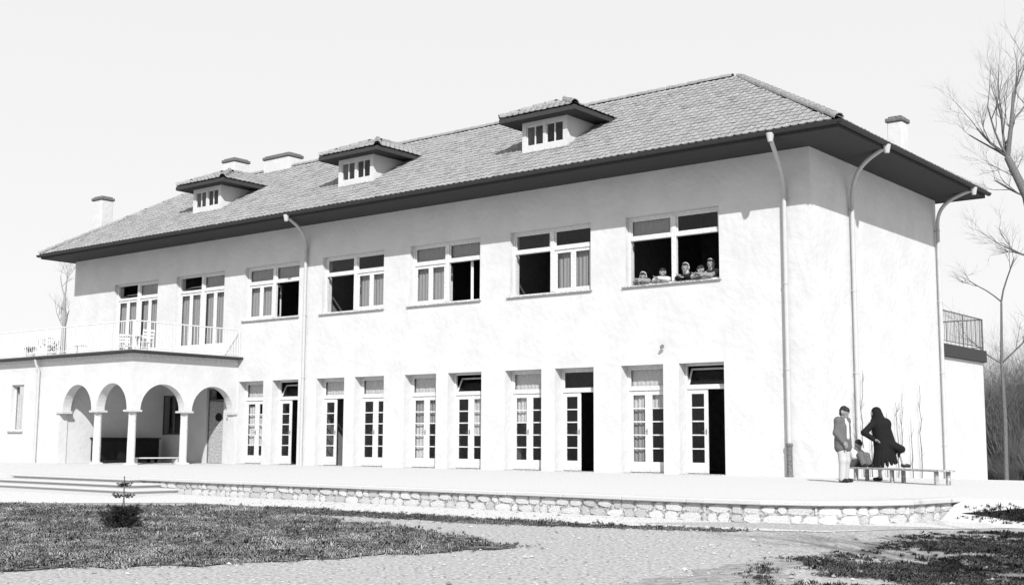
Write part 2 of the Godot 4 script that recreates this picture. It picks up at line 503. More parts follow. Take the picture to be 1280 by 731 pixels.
func build_roof() -> void:
	var roof := part("roof", house)
	var A := Vector3(XL, EV, ZF); var B := Vector3(XR, EV, ZF); var Cc := Vector3(XR, EV, ZR); var D := Vector3(XL, EV, ZR)
	var ry := EV + (ZF - ZC) * SL
	var R0 := Vector3(RX0, ry, ZC); var R1 := Vector3(RX1, ry, ZC)
	var st := S()
	poly3(st, [A, B, R1, R0], Vector3(0, 1, 1)); poly3(st, [B, Cc, R1], Vector3(1, 1, 0))
	poly3(st, [Cc, D, R0, R1], Vector3(0, 1, -1)); poly3(st, [D, A, R0], Vector3(-1, 1, 0))
	obj("roof_deck", st, M["deck"], roof)
	st = S()
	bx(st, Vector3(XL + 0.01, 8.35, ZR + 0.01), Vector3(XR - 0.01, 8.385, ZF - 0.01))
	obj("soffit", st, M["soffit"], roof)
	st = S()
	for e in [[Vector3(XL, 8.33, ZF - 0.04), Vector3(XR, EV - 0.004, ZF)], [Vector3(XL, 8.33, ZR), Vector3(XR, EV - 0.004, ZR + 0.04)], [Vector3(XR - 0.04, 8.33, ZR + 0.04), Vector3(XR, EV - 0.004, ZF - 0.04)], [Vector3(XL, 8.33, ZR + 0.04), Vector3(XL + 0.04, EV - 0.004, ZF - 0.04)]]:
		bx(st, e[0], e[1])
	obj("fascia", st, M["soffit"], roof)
	st = S()
	gutter_run(st, A + Vector3(-0.1, -0.03, 0), B + Vector3(0.14, -0.03, 0), Vector3(0, 0, 1))
	gutter_run(st, Vector3(XR, EV - 0.03, ZF + 0.14), Vector3(XR, EV - 0.03, ZR - 0.1), Vector3(1, 0, 0))
	gutter_run(st, Vector3(XL, EV - 0.03, ZF + 0.12), Vector3(XL, EV - 0.03, ZR - 0.1), Vector3(-1, 0, 0))
	obj("gutter", st, M["gutter"], roof)
	# tiles
	var k := sqrt(1 + SL * SL)
	var lf := (ZF - ZC) * k
	var lr := (ry - EV) / (XR - RX1); var lrl := sqrt(1 + lr * lr) * (XR - RX1)
	var ll := (ry - EV) / (RX0 - XL); var lll := sqrt(1 + ll * ll) * (RX0 - XL)
	var front := tile_spots(A + Vector3(0, -0.01, 0.06), Vector3(1, 0, 0), Vector3(0, SL, -1).normalized(), lf, func(y): return [(RX0 - XL) * y / lf, (XR - XL) - (XR - RX1) * y / lf])
	# none under the dormers
	var keep := []
	for s in front:
		var hit := false
		for cx in [-8.3, -16.15, -24.05]:
			if absf(s.origin.x - cx) < 0.80 and s.origin.z < -0.30 and s.origin.y < 11.0 and s.origin.z > -1.9: hit = true
		if not hit: keep.append(s)
	front = keep
	var eye := Vector3(12.74, 1.08, 27.38)
	front.sort_custom(func(a, b): return a.origin.distance_squared_to(eye) < b.origin.distance_squared_to(eye))
	for i in 300:
		inst("roof_tile", tile_mesh(), M["tile%d" % (rng.randi() % 4)], roof, front[i])
	var rest := front.slice(300)
	rest.append_array(tile_spots(B + Vector3(0.06, -0.01, 0), Vector3(0, 0, -1), Vector3(-(XR - RX1), ry - EV, 0).normalized(), lrl, func(y): return [(ZF - ZC) * y / lrl, (ZF - ZR) - (ZC - ZR) * y / lrl]))
	rest.append_array(tile_spots(D + Vector3(-0.06, -0.01, 0), Vector3(0, 0, 1), Vector3(RX0 - XL, ry - EV, 0).normalized(), lll, func(y): return [(ZC - ZR) * y / lll, (ZF - ZR) - (ZF - ZC) * y / lll]))
	var sr := (ry - EV) / (ZC - ZR); var lb := sqrt(1 + sr * sr) * (ZC - ZR)
	rest.append_array(tile_spots(Cc + Vector3(0, -0.01, -0.06), Vector3(-1, 0, 0), Vector3(0, ry - EV, ZC - ZR).normalized(), lb, func(y): return [(XR - RX1) * y / lb, (XR - XL) - (RX0 - XL) * y / lb]))
	tile_field("roof_tiles", rest, roof)
	caps(roof, R0 + Vector3(-0.1, 0.02, 0), R1 + Vector3(0.1, 0.02, 0))
	caps(roof, B + Vector3(0.05, 0.01, 0.05), R1, 0.02); caps(roof, A + Vector3(-0.05, 0.01, 0.05), R0, 0.02)
	caps(roof, Cc, R1, 0.02); caps(roof, D, R0, 0.02)

func dormer(cx: float) -> void:
	var d := part("dormer", house, Vector3(cx, 9.4, -0.15))
	var hw := 0.82; var top := 1.02
	var holes := []
	for s in [-1, 1]: holes.append([s * 0.36 - 0.31, s * 0.36 + 0.31, 0.30, 0.90])
	var st := S()
	wall(st, Transform3D(), -hw, hw, -0.1, top, holes, 0.10)
	obj("front_wall", st, M["plaster"], d)
	for s in [-1.0, 1.0]:
		st = S()
		var zt := -(top + 0.0) / SL - 0.12
		for x in [hw, hw - 0.09]:
			poly3(st, [Vector3(s * x, -0.15, -0.1), Vector3(s * x, top, -0.1), Vector3(s * x, top, zt), Vector3(s * x, -0.15, -0.1 - 0.02)], Vector3(s if x == hw else -s, 0, 0))
		quad(st, Vector3(s * hw, top, -0.1), Vector3(s * (hw - 0.09), top, -0.1), Vector3(s * (hw - 0.09), top, zt), Vector3(s * hw, top, zt), Vector3.UP)
		obj("cheek", st, M["plaster"], d)
		st = S()
		var c: float = s * 0.36
		for e in [[Vector3(c - 0.31, 0.30, -0.07), Vector3(c - 0.28, 0.90, -0.03)], [Vector3(c + 0.28, 0.30, -0.07), Vector3(c + 0.31, 0.90, -0.03)], [Vector3(c - 0.28, 0.87, -0.07), Vector3(c + 0.28, 0.90, -0.03)], [Vector3(c - 0.28, 0.30, -0.07), Vector3(c + 0.28, 0.33, -0.03)], [Vector3(c - 0.02, 0.33, -0.07), Vector3(c + 0.02, 0.87, -0.03)]]:
			bx(st, e[0], e[1], 0.004)
		obj("window_frame", st, M["sash"], d)
		for k in [-1.0, 1.0]:
			var g := S(); bx(g, Vector3(c + k * 0.15 - 0.133, 0.325, -0.053), Vector3(c + k * 0.15 + 0.133, 0.875, -0.048))
			obj("pane", g, M["glass"], d)
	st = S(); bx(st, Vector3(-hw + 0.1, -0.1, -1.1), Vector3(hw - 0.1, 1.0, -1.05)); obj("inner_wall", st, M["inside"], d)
	st = S(); bx(st, Vector3(-hw - 0.02, -0.03, -0.03), Vector3(hw + 0.02, 0.012, 0.10), 0.01); obj("apron_flashing", st, M["zinc"], d)
	# roof of the dormer
	var ew := 1.37; var f := 0.38; var ey := top + 0.13; var ay := ey + ew * 0.46; var az := f - ew
	var back := func(y: float) -> float: return (ZF - (9.4 + y - EV) / SL) + 0.15 - 0.25
	st = S()
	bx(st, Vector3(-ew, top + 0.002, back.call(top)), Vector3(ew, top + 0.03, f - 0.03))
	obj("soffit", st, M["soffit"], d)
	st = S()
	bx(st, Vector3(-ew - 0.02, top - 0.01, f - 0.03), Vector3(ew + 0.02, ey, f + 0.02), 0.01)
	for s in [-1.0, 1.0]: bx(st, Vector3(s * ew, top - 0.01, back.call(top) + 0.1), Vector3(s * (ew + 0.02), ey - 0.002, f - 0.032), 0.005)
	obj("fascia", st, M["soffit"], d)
	st = S()
	var a := Vector3(-ew, ey, f); var b := Vector3(ew, ey, f); var p := Vector3(0, ay, az)
	var q := Vector3(0, ay, back.call(ay)); var bl := Vector3(-ew, ey, back.call(ey)); var br := Vector3(ew, ey, back.call(ey))
	poly3(st, [a, b, p], Vector3(0, 1, 1)); poly3(st, [b, br, q, p], Vector3(1, 1, 0)); poly3(st, [a, bl, q, p], Vector3(-1, 1, 0))
	obj("roof_deck", st, M["deck"], d)
	var sl := sqrt(ew * ew + (ay - ey) * (ay - ey))
	var spots := tile_spots(a + Vector3(0, 0, 0.04), Vector3(1, 0, 0), (p - Vector3(0, ey, f)).normalized(), sl, func(y): return [ew * y / sl, 2 * ew - ew * y / sl])
	spots.append_array(tile_spots(b + Vector3(0.04, 0, 0), Vector3(0, 0, -1), Vector3(-ew, ay - ey, 0).normalized(), sl, func(y): return [ew * y / sl, (f - bl.z) + (bl.z - q.z) * y / sl]))
	spots.append_array(tile_spots(bl + Vector3(-0.04, 0, 0), Vector3(0, 0, 1), Vector3(ew, ay - ey, 0).normalized(), sl, func(y): return [-(bl.z - q.z) * y / sl, (f - bl.z) - ew * y / sl]))
	tile_field("dormer_tiles", spots, d)
	caps(d, q, p + Vector3(0, 0.02, 0), 0.0); caps(d, a + Vector3(0, 0.02, 0), p, 0.02); caps(d, b + Vector3(0, 0.02, 0), p, 0.02)
	st = S(); lathe(st, p + Vector3(0, 0.08, 0), [Vector2(0.0, 0.0), Vector2(0.06, 0.0), Vector2(0.07, 0.04), Vector2(0.0, 0.10)], 10)
	obj("finial", st, M["tile0"], d)

func chimney(x: float, z: float, w: float, dp: float, y0: float, y1: float) -> void:
	var c := part("chimney", house, Vector3(x, y0, z))
	var h := y1 - y0
	var st := S(); bx(st, Vector3(-w / 2, 0, -dp / 2), Vector3(w / 2, h - 0.17, dp / 2), 0.015); obj("stack", st, M["plaster"], c)
	st = S()
	bx(st, Vector3(-w / 2 - 0.05, h - 0.17, -dp / 2 - 0.05), Vector3(w / 2 + 0.05, h - 0.05, dp / 2 + 0.05), 0.02)
	bx(st, Vector3(-w / 2 + 0.02, h - 0.05, -dp / 2 + 0.02), Vector3(w / 2 - 0.02, h, dp / 2 - 0.02), 0.01)
	obj("cap", st, M["iron"], c)

func downspout(p: Array, y_end: float, boot: bool) -> void:
	# p: points from the gutter to the wall
	var d := part("downspout", house)
	var foot: Vector3 = p[3]
	var pts := bez(p[0], p[1], p[2], p[3], 12)
	pts.append(Vector3(foot.x, foot.y - 0.3, foot.z))
	pts.append(Vector3(foot.x, y_end + (0.75 if boot else 0.0), foot.z))
	var st := S(); tube(st, pts, 0.055, 10); obj("pipe", st, M["zinc"], d)
	st = S()
	var t: Vector3 = p[0]
	lathe(st, t + Vector3(0, -0.05, 0), [Vector2(0.05, -0.12), Vector2(0.062, -0.1), Vector2(0.10, 0.08), Vector2(0.10, 0.10), Vector2(0.0, 0.10)], 10)
	obj("funnel", st, M["zinc"], d)
	if boot:
		st = S(); lathe(st, Vector3(foot.x, y_end, foot.z), [Vector2(0.09, -0.05), Vector2(0.085, 0.02), Vector2(0.07, 0.06), Vector2(0.07, 0.72), Vector2(0.085, 0.74), Vector2(0.085, 0.80), Vector2(0.055, 0.81)], 12)
		obj("boot", st, M["iron"], d)
	var y := foot.y - 0.1
	while y > y_end + 1.0:
		st = S(); lathe(st, Vector3(foot.x, y, foot.z), [Vector2(0.056, -0.03), Vector2(0.066, -0.03), Vector2(0.066, 0.03), Vector2(0.056, 0.03)], 10)
		bx(st, Vector3(foot.x - 0.015, y - 0.015, foot.z - 0.10) if absf(foot.x) > 0.2 else Vector3(foot.x - 0.10, y - 0.015, foot.z - 0.015), Vector3(foot.x + 0.015, y + 0.015, foot.z - 0.06) if absf(foot.x) > 0.2 else Vector3(foot.x - 0.06, y + 0.015, foot.z + 0.015))
		obj("bracket", st, M["zinc"], d)
		y -= 2.1

# railing of thin bars along a to b
func railing(a: Vector3, b: Vector3, h: float, m: Material) -> void:
	var r := part("railing", house)
	var d := b - a; var L := d.length(); d = d.normalized()
	var st := S()
	tube(st, [a + Vector3.UP * h, b + Vector3.UP * h], 0.022, 6); tube(st, [a + Vector3.UP * 0.1, b + Vector3.UP * 0.1], 0.014, 6)
	obj("handrail", st, m, r)
	var n := int(L / 1.6)
	for i in n + 1:
		var p := a + d * (L * i / n)
		st = S(); tube(st, [p, p + Vector3.UP * h], 0.02, 6); obj("post", st, m, r)
	st = S()
	var bars := int(L / 0.13)
	for i in bars:
		var p := a + d * (L * (i + 0.5) / bars)
		tube(st, [p + Vector3.UP * 0.1, p + Vector3.UP * h], 0.008, 5, false)
	stuff(obj("balusters", st, m, r))

func column(x: float, z: float, y0: float, y1: float) -> void:
	var c := part("column", house, Vector3(x, y0, z))
	var h := y1 - y0
	var st := S()
	lathe(st, Vector3.ZERO, [Vector2(0.13, 0.08), Vector2(0.132, h * 0.3), Vector2(0.122, h - 0.2), Vector2(0.14, h - 0.17), Vector2(0.122, h - 0.14), Vector2(0.125, h - 0.075)], 20)
	obj("shaft", st, M["trim"], c)
	st = S(); bx(st, Vector3(-0.16, -0.02, -0.16), Vector3(0.16, 0.05, 0.16), 0.012); lathe(st, Vector3.ZERO, [Vector2(0.155, 0.05), Vector2(0.158, 0.065), Vector2(0.13, 0.085)], 20)
	obj("base", st, M["trim"], c)
	st = S(); bx(st, Vector3(-0.22, h - 0.075, -0.22), Vector3(0.22, h - 0.002, 0.22), 0.012)
	obj("capital", st, M["coping"], c)

# ---------------------------------------------------------------- the building
func build_house() -> void:
	house = thing("white_house", "long white two-storey building with tiled hip roof, dormers and arched porch", "building")
	var holes := []
	var doors := []
	for k in 5:
		var c := -3.97 - 4.02 * k
		doors.append(c + 0.86); doors.append(c - 0.94)
		holes.append([c - 1.43, c + 1.43, 5.28, 7.17])
	for c in doors: holes.append([c - 0.66, c + 0.66, TY, 3.15])
	for k in [5, 6]:
		var c: float = -3.97 - 4.02 * k
		holes.append([c - 1.43, c + 1.43, 4.03, 7.17])
	holes.append([-23.42, -22.45, TY, 2.95])      # porch door
	holes.append([-26.2, -24.75, 1.3, 2.75])      # porch window
	var st := S()
	wall(st, Transform3D(), -32.4, 0.0, -0.6, 8.345, holes, 0.42)
	obj("front_wall", st, M["plaster"], house)
	st = S()
	wall(st, Transform3D(Basis(Vector3(0, 0, -1), Vector3.UP, Vector3(1, 0, 0)), Vector3.ZERO), 0.42, 8.6, -0.9, 8.345, [], 0.42)
	obj("side_wall", st, M["plaster"], house)
	st = S(); bx(st, Vector3(-32.4, -0.9, -8.6), Vector3(-0.42, 8.345, -8.18)); obj("rear_wall", st, M["plaster"], house)
	st = S(); bx(st, Vector3(-32.4, -0.6, -8.18), Vector3(-31.98, 8.345, -0.42)); obj("end_wall", st, M["plaster"], house)
	# rooms
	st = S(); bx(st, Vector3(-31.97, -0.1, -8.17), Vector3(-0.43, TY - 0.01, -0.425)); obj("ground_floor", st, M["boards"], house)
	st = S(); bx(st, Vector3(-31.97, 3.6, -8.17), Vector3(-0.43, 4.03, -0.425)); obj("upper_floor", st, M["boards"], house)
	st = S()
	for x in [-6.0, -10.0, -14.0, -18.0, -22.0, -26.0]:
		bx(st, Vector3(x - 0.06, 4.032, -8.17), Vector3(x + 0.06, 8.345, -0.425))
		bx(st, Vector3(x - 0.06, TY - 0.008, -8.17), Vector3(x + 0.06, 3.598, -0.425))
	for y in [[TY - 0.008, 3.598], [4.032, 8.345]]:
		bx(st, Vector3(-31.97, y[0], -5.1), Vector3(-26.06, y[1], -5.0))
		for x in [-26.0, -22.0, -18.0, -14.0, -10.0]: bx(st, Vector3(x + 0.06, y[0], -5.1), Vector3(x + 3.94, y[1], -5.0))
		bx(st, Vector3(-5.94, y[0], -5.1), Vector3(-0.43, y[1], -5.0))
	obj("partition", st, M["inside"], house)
	build_roof()
	for x in [-8.3, -16.15, -24.05]: dormer(x)
	chimney(0.16, -5.4, 0.42, 0.45, 8.9, 10.2)
	chimney(-32.05, -0.9, 0.66, 0.55, 8.6, 11.15)
	chimney(-27.2, -3.9, 0.75, 0.75, 11.2, 12.62)
	chimney(-24.25, -3.9, 1.5, 0.7, 11.3, 12.36)
	# doors, from the right-hand corner
	var dc := [
		{"right": 58.0, "tilt": 0.4},
		{"blind": true, "drapes": [[-0.56, 0.56, 1.72, 2.12, "curtain"], [-0.56, -0.05, 0.2, 1.72, "reflection_net"]]},
		{"right": 58.0},
		{"blind": true, "drapes": [[-0.56, -0.06, 1.35, 2.12, "curtain"]]},
		{"tilt": 0.5, "drapes": [[0.04, 0.54, 0.98, 2.12, "curtain"]]},
		{"blind": true, "drapes": [[-0.56, -0.04, 0.2, 1.35, "curtain"], [-0.56, 0.56, 1.36, 2.12, "reflection_net"]]},
		{"blind": true},
		{"right": 58.0, "blind": true},
		{"right": 58.0, "tilt": 0.5},
		{"blind": true, "drapes": [[-0.56, -0.04, 0.62, 2.0, "curtain"], [0.03, 0.56, 0.62, 1.7, "curtain"]]},
	]
	for i in 10: french_door(doors[i], dc[i])
	var cl := [[0.02, 0.98, 0.06, 1.3, "reflection_net"]]  # nets added behind closed casements to give the grey of reflecting glass
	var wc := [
		[{"open": 61.0, "blind": "reflection_net"}, {"open": 61.0}],
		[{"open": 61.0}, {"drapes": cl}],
		[{"drapes": cl, "blind": "reflection_net"}, {"open": 61.0, "blind": "reflection_net", "drapes": [[0.56, 0.64, 0.05, 1.25, "curtain"]]}],
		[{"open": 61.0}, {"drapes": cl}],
		[{"drapes": cl, "blind": "reflection_net"}, {"open": 61.0, "blind": "reflection_net"}],
	]
	for k in 5: wide_window(-3.97 - 4.02 * k, 5.28, 7.17, wc[k])
	var bd := [[0.02, 0.98, 0.06, 2.45, "reflection_net"]]
	for k in [5, 6]: wide_window(-3.97 - 4.02 * k, 4.03, 7.17, [{"drapes": bd, "tilt": 1.1}, {"drapes": bd, "blind": "reflection_net"}], true)
	# porch door with a round light, left ajar
	var pd := part("porch_door", house, Vector3(-22.93, TY, -0.08))
	st = S()
	bx(st, Vector3(-0.485, 0, -0.08), Vector3(-0.43, 2.65, 0)); bx(st, Vector3(0.43, 0, -0.08), Vector3(0.485, 2.65, 0)); bx(st, Vector3(-0.43, 2.2, -0.08), Vector3(0.43, 2.26, -0.002)); bx(st, Vector3(-0.43, 2.59, -0.08), Vector3(0.43, 2.65, -0.002))
	obj("frame", st, M["iron"], pd)
	st = S()
	var lx := Transform3D(Basis(Vector3.UP, deg_to_rad(14.0)), Vector3(-0.425, 0.01, -0.01))
	bx(st, Vector3(0, 0, -0.045), Vector3(0.85, 2.18, 0), 0.006, lx)
	obj("leaf", st, M["wood"], pd)
	st = S()
	var disc := []
	for i in 24: disc.append(lx * Vector3(0.42 + cos(TAU * i / 24) * 0.15, 1.62 + sin(TAU * i / 24) * 0.15, 0.006))
	poly3(st, disc, Vector3(0, 0, 1))
	obj("round_light", st, M["dark_wood"], pd)
	st = S(); tube(st, [lx * Vector3(0.78, 1.0, 0), lx * Vector3(0.78, 1.0, 0.06), lx * Vector3(0.68, 1.0, 0.065)], 0.012, 6); obj("handle", st, M["iron"], pd)
	var pw := part("porch_window", house, Vector3(-25.475, 1.3, -0.1))
	st = S()
	for e in [[-0.725, -0.665, 0.0, 1.45], [0.665, 0.725, 0.0, 1.45], [-0.665, 0.665, 1.39, 1.45], [-0.665, 0.665, 0.0, 0.06], [-0.03, 0.03, 0.06, 1.39]]:
		bx(st, Vector3(e[0], e[2], -0.07), Vector3(e[1], e[3], 0), 0.004)
	obj("frame", st, M["iron"], pw)
	for s in [-1.0, 1.0]:
		st = S(); bx(st, Vector3(s * 0.3475 - 0.325, 0.055, -0.04), Vector3(s * 0.3475 + 0.325, 1.395, -0.035)); obj("pane", st, M["glass"], pw)
	# downspouts
	downspout([Vector3(-0.32, 8.38, 1.43), Vector3(-0.42, 8.05, 1.1), Vector3(-0.62, 7.9, 0.12), Vector3(-0.65, 7.2, 0.1)], TY, true)
	downspout([Vector3(-17.7, 8.38, 1.43), Vector3(-17.9, 8.2, 0.8), Vector3(-18.18, 8.1, 0.1), Vector3(-18.2, 7.5, 0.1)], TY, false)
	downspout([Vector3(1.43, 8.38, -1.34), Vector3(0.75, 8.2, -1.6), Vector3(0.1, 8.1, -2.2), Vector3(0.1, 7.2, -2.25)], ty(-2.25), false)
	downspout([Vector3(1.43, 8.38, -7.75), Vector3(0.75, 8.25, -7.9), Vector3(0.1, 8.2, -8.4), Vector3(0.1, 7.5, -8.45)], ty(-8.45), false)
	build_porch()
	# rear annex with a roof terrace
	st = S(); bx(st, Vector3(-7.5, -0.9, -12.4), Vector3(-0.002, 3.7, -8.602)); obj("annex_wall", st, M["plaster"], house)
	st = S(); bx(st, Vector3(-7.6, 3.702, -12.5), Vector3(0.10, 4.08, -8.603), 0.01); obj("annex_cornice", st, M["soffit"], house)
	railing(Vector3(0.02, 4.08, -8.75), Vector3(0.02, 4.08, -12.4), 1.0, M["iron"])
	railing(Vector3(0.0, 4.08, -12.4), Vector3(-7.4, 4.08, -12.4), 1.0, M["iron"])
	# small bracket lamp over the doors
	var wl := part("wall_lamp", house, Vector3(-4.22, 3.62, 0))
	st = S(); tube(st, [Vector3(0, 0, 0), Vector3(0, 0.03, 0.05), Vector3(0, 0.02, 0.1)], 0.012, 6); obj("arm", st, M["iron"], wl)
	st = S(); lathe(st, Vector3(0, -0.06, 0.1), [Vector2(0.06, 0.0), Vector2(0.04, 0.05), Vector2(0.02, 0.08), Vector2(0.0, 0.09)], 12); obj("lamp_shade", st, M["iron"], wl)

func build_porch() -> void:
	var px := -21.72; var pz := 4.25; var top := 3.74; var sp := 2.08
	var st := S()
	# front: two arches beside the corner, then plain wall with a narrow window
	arcade(st, Transform3D(Basis(), Vector3(0, 0, pz)), -25.95, px, sp, top, [-24.9, -22.86], 0.88, 0.32)
	wall(st, Transform3D(Basis(), Vector3(0, 0, pz)), -40.0, -25.95, -0.3, top, [[-29.2, -28.35, 1.4, 3.05]], 0.32)
	obj("porch_front", st, M["plaster"], house)
	st = S()
	arcade(st, Transform3D(Basis(Vector3(0, 0, -1), Vector3.UP, Vector3(1, 0, 0)), Vector3(px, 0, 0)), -pz + 0.32, -0.003, sp, top, [-3.05, -1.03], 0.86, 0.32)
	bx(st, Vector3(px - 0.32, -0.1, 0.003), Vector3(px, sp, 0.13))
	obj("porch_side", st, M["plaster"], house)
	st = S(); bx(st, Vector3(-26.3, -0.1, 0.003), Vector3(-26.0, top, pz - 0.33)); obj("porch_end_wall", st, M["plaster"], house)
	column(px - 0.17, pz - 0.17, TY, sp); column(px - 0.17, 2.06, TY, sp); column(-23.86, pz - 0.17, TY, sp)
	for c in [[Vector3(-26.1, sp - 0.1, pz - 0.36), Vector3(-25.72, sp - 0.002, pz + 0.05)], [Vector3(px - 0.36, sp - 0.1, 0.003), Vector3(px + 0.05, sp - 0.002, 0.2)]]:
		st = S(); bx(st, c[0], c[1], 0.012); obj("impost", st, M["coping"], house)
	# slab, dark edge
	st = S(); bx(st, Vector3(-40.0, top + 0.002, 0.003), Vector3(px + 0.04, 3.92, pz + 0.04), 0.01); obj("balcony_slab", st, M["trim"], house)
	st = S(); bx(st, Vector3(-40.1, 3.922, 0.003), Vector3(px + 0.30, 4.0, pz + 0.30), 0.02); obj("balcony_edge", st, M["gutter"], house)
	st = S(); bx(st, Vector3(-39.9, 4.001, 0.003), Vector3(px + 0.26, 4.012, pz + 0.26)); obj("balcony_paving", st, M["coping"], house)
	railing(Vector3(-39.0, 4.012, pz + 0.1), Vector3(px + 0.1, 4.012, pz + 0.1), 0.95, M["rail"])
	railing(Vector3(px + 0.1, 4.012, pz + 0.06), Vector3(px + 0.1, 4.012, 0.05), 0.95, M["rail"])
	# narrow window with its blind
	var w := part("narrow_window", house, Vector3(-28.775, 1.4, pz - 0.14))
	st = S()
	for e in [[-0.425, -0.37, 0.0, 1.65], [0.37, 0.425, 0.0, 1.65], [-0.37, 0.37, 1.59, 1.65], [-0.37, 0.37, 0.0, 0.06]]:
		bx(st, Vector3(e[0], e[2], -0.06), Vector3(e[1], e[3], 0), 0.004)
	obj("frame", st, M["sash"], w)
	st = S(); bx(st, Vector3(-0.375, 0.055, -0.035), Vector3(0.375, 1.595, -0.03)); obj("pane", st, M["glass"], w)
	for s in [-1.0, 1.0]: curtain(w, minf(s * 0.10, s * 0.37), maxf(s * 0.10, s * 0.37), 0.06, 1.3, -0.1, M["curtain"])
	st = S(); bx(st, Vector3(-0.5, -0.06, 0.0), Vector3(0.5, -0.002, 0.2), 0.01); obj("sill", st, M["sill"], w)
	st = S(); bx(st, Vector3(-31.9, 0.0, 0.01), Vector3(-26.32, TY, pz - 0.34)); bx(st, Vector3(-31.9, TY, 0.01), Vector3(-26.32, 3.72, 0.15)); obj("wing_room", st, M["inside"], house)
	var d := part("downspout", house)
	st = S(); tube(st, [Vector3(-27.3, 3.9, pz + 0.22), Vector3(-27.3, 3.75, pz + 0.2), Vector3(-27.3, 3.5, pz + 0.07), Vector3(-27.3, TY, pz + 0.07)], 0.05, 8); obj("pipe", st, M["zinc"], d)

# ---------------------------------------------------------------- ground
func sheet(called: String, outline: Array, m: Material, lift: float, step := 0.5) -> MeshInstance3D:
	# a patch of ground that follows the lie of the land
	var pts := PackedVector2Array(outline)
	var st := S()
	var tris := Geometry2D.triangulate_polygon(pts)
	for i in range(0, tris.size(), 3):
		var v := []
		for k in 3:
			var p := pts[tris[i + k]]
			v.append(Vector3(p.x, gy(p.x, p.y) + lift, p.y))
		tri(st, v[0], v[1], v[2], Vector3.UP)
	return obj(called, st, m)

func rough_outline(p: Array, step: float, amp: float, sd: int) -> Array:
	var n := FastNoiseLite.new(); n.seed = sd; n.frequency = 0.9; n.fractal_octaves = 3
	var out := []
	for i in p.size():
		var a: Vector2 = p[i]; var b: Vector2 = p[(i + 1) % p.size()]
		var k := maxi(1, int(a.distance_to(b) / step))
		var nn := (b - a).orthogonal().normalized()
		for j in k:
			var q := a.lerp(b, float(j) / k)
			out.append(q + nn * n.get_noise_2d(q.x * 1.7, q.y * 1.7) * amp)
	return out

func terrace_edge() -> Array:
	# plan of the terrace's outer edge, from the steps to the bank on the right
	return [Vector2(-9.6, 12.0), Vector2(3.9, 12.0), Vector2(4.7, 11.9), Vector2(5.4, 11.6), Vector2(5.9, 11.1), Vector2(6.2, 10.4), Vector2(6.4, 8.9)]

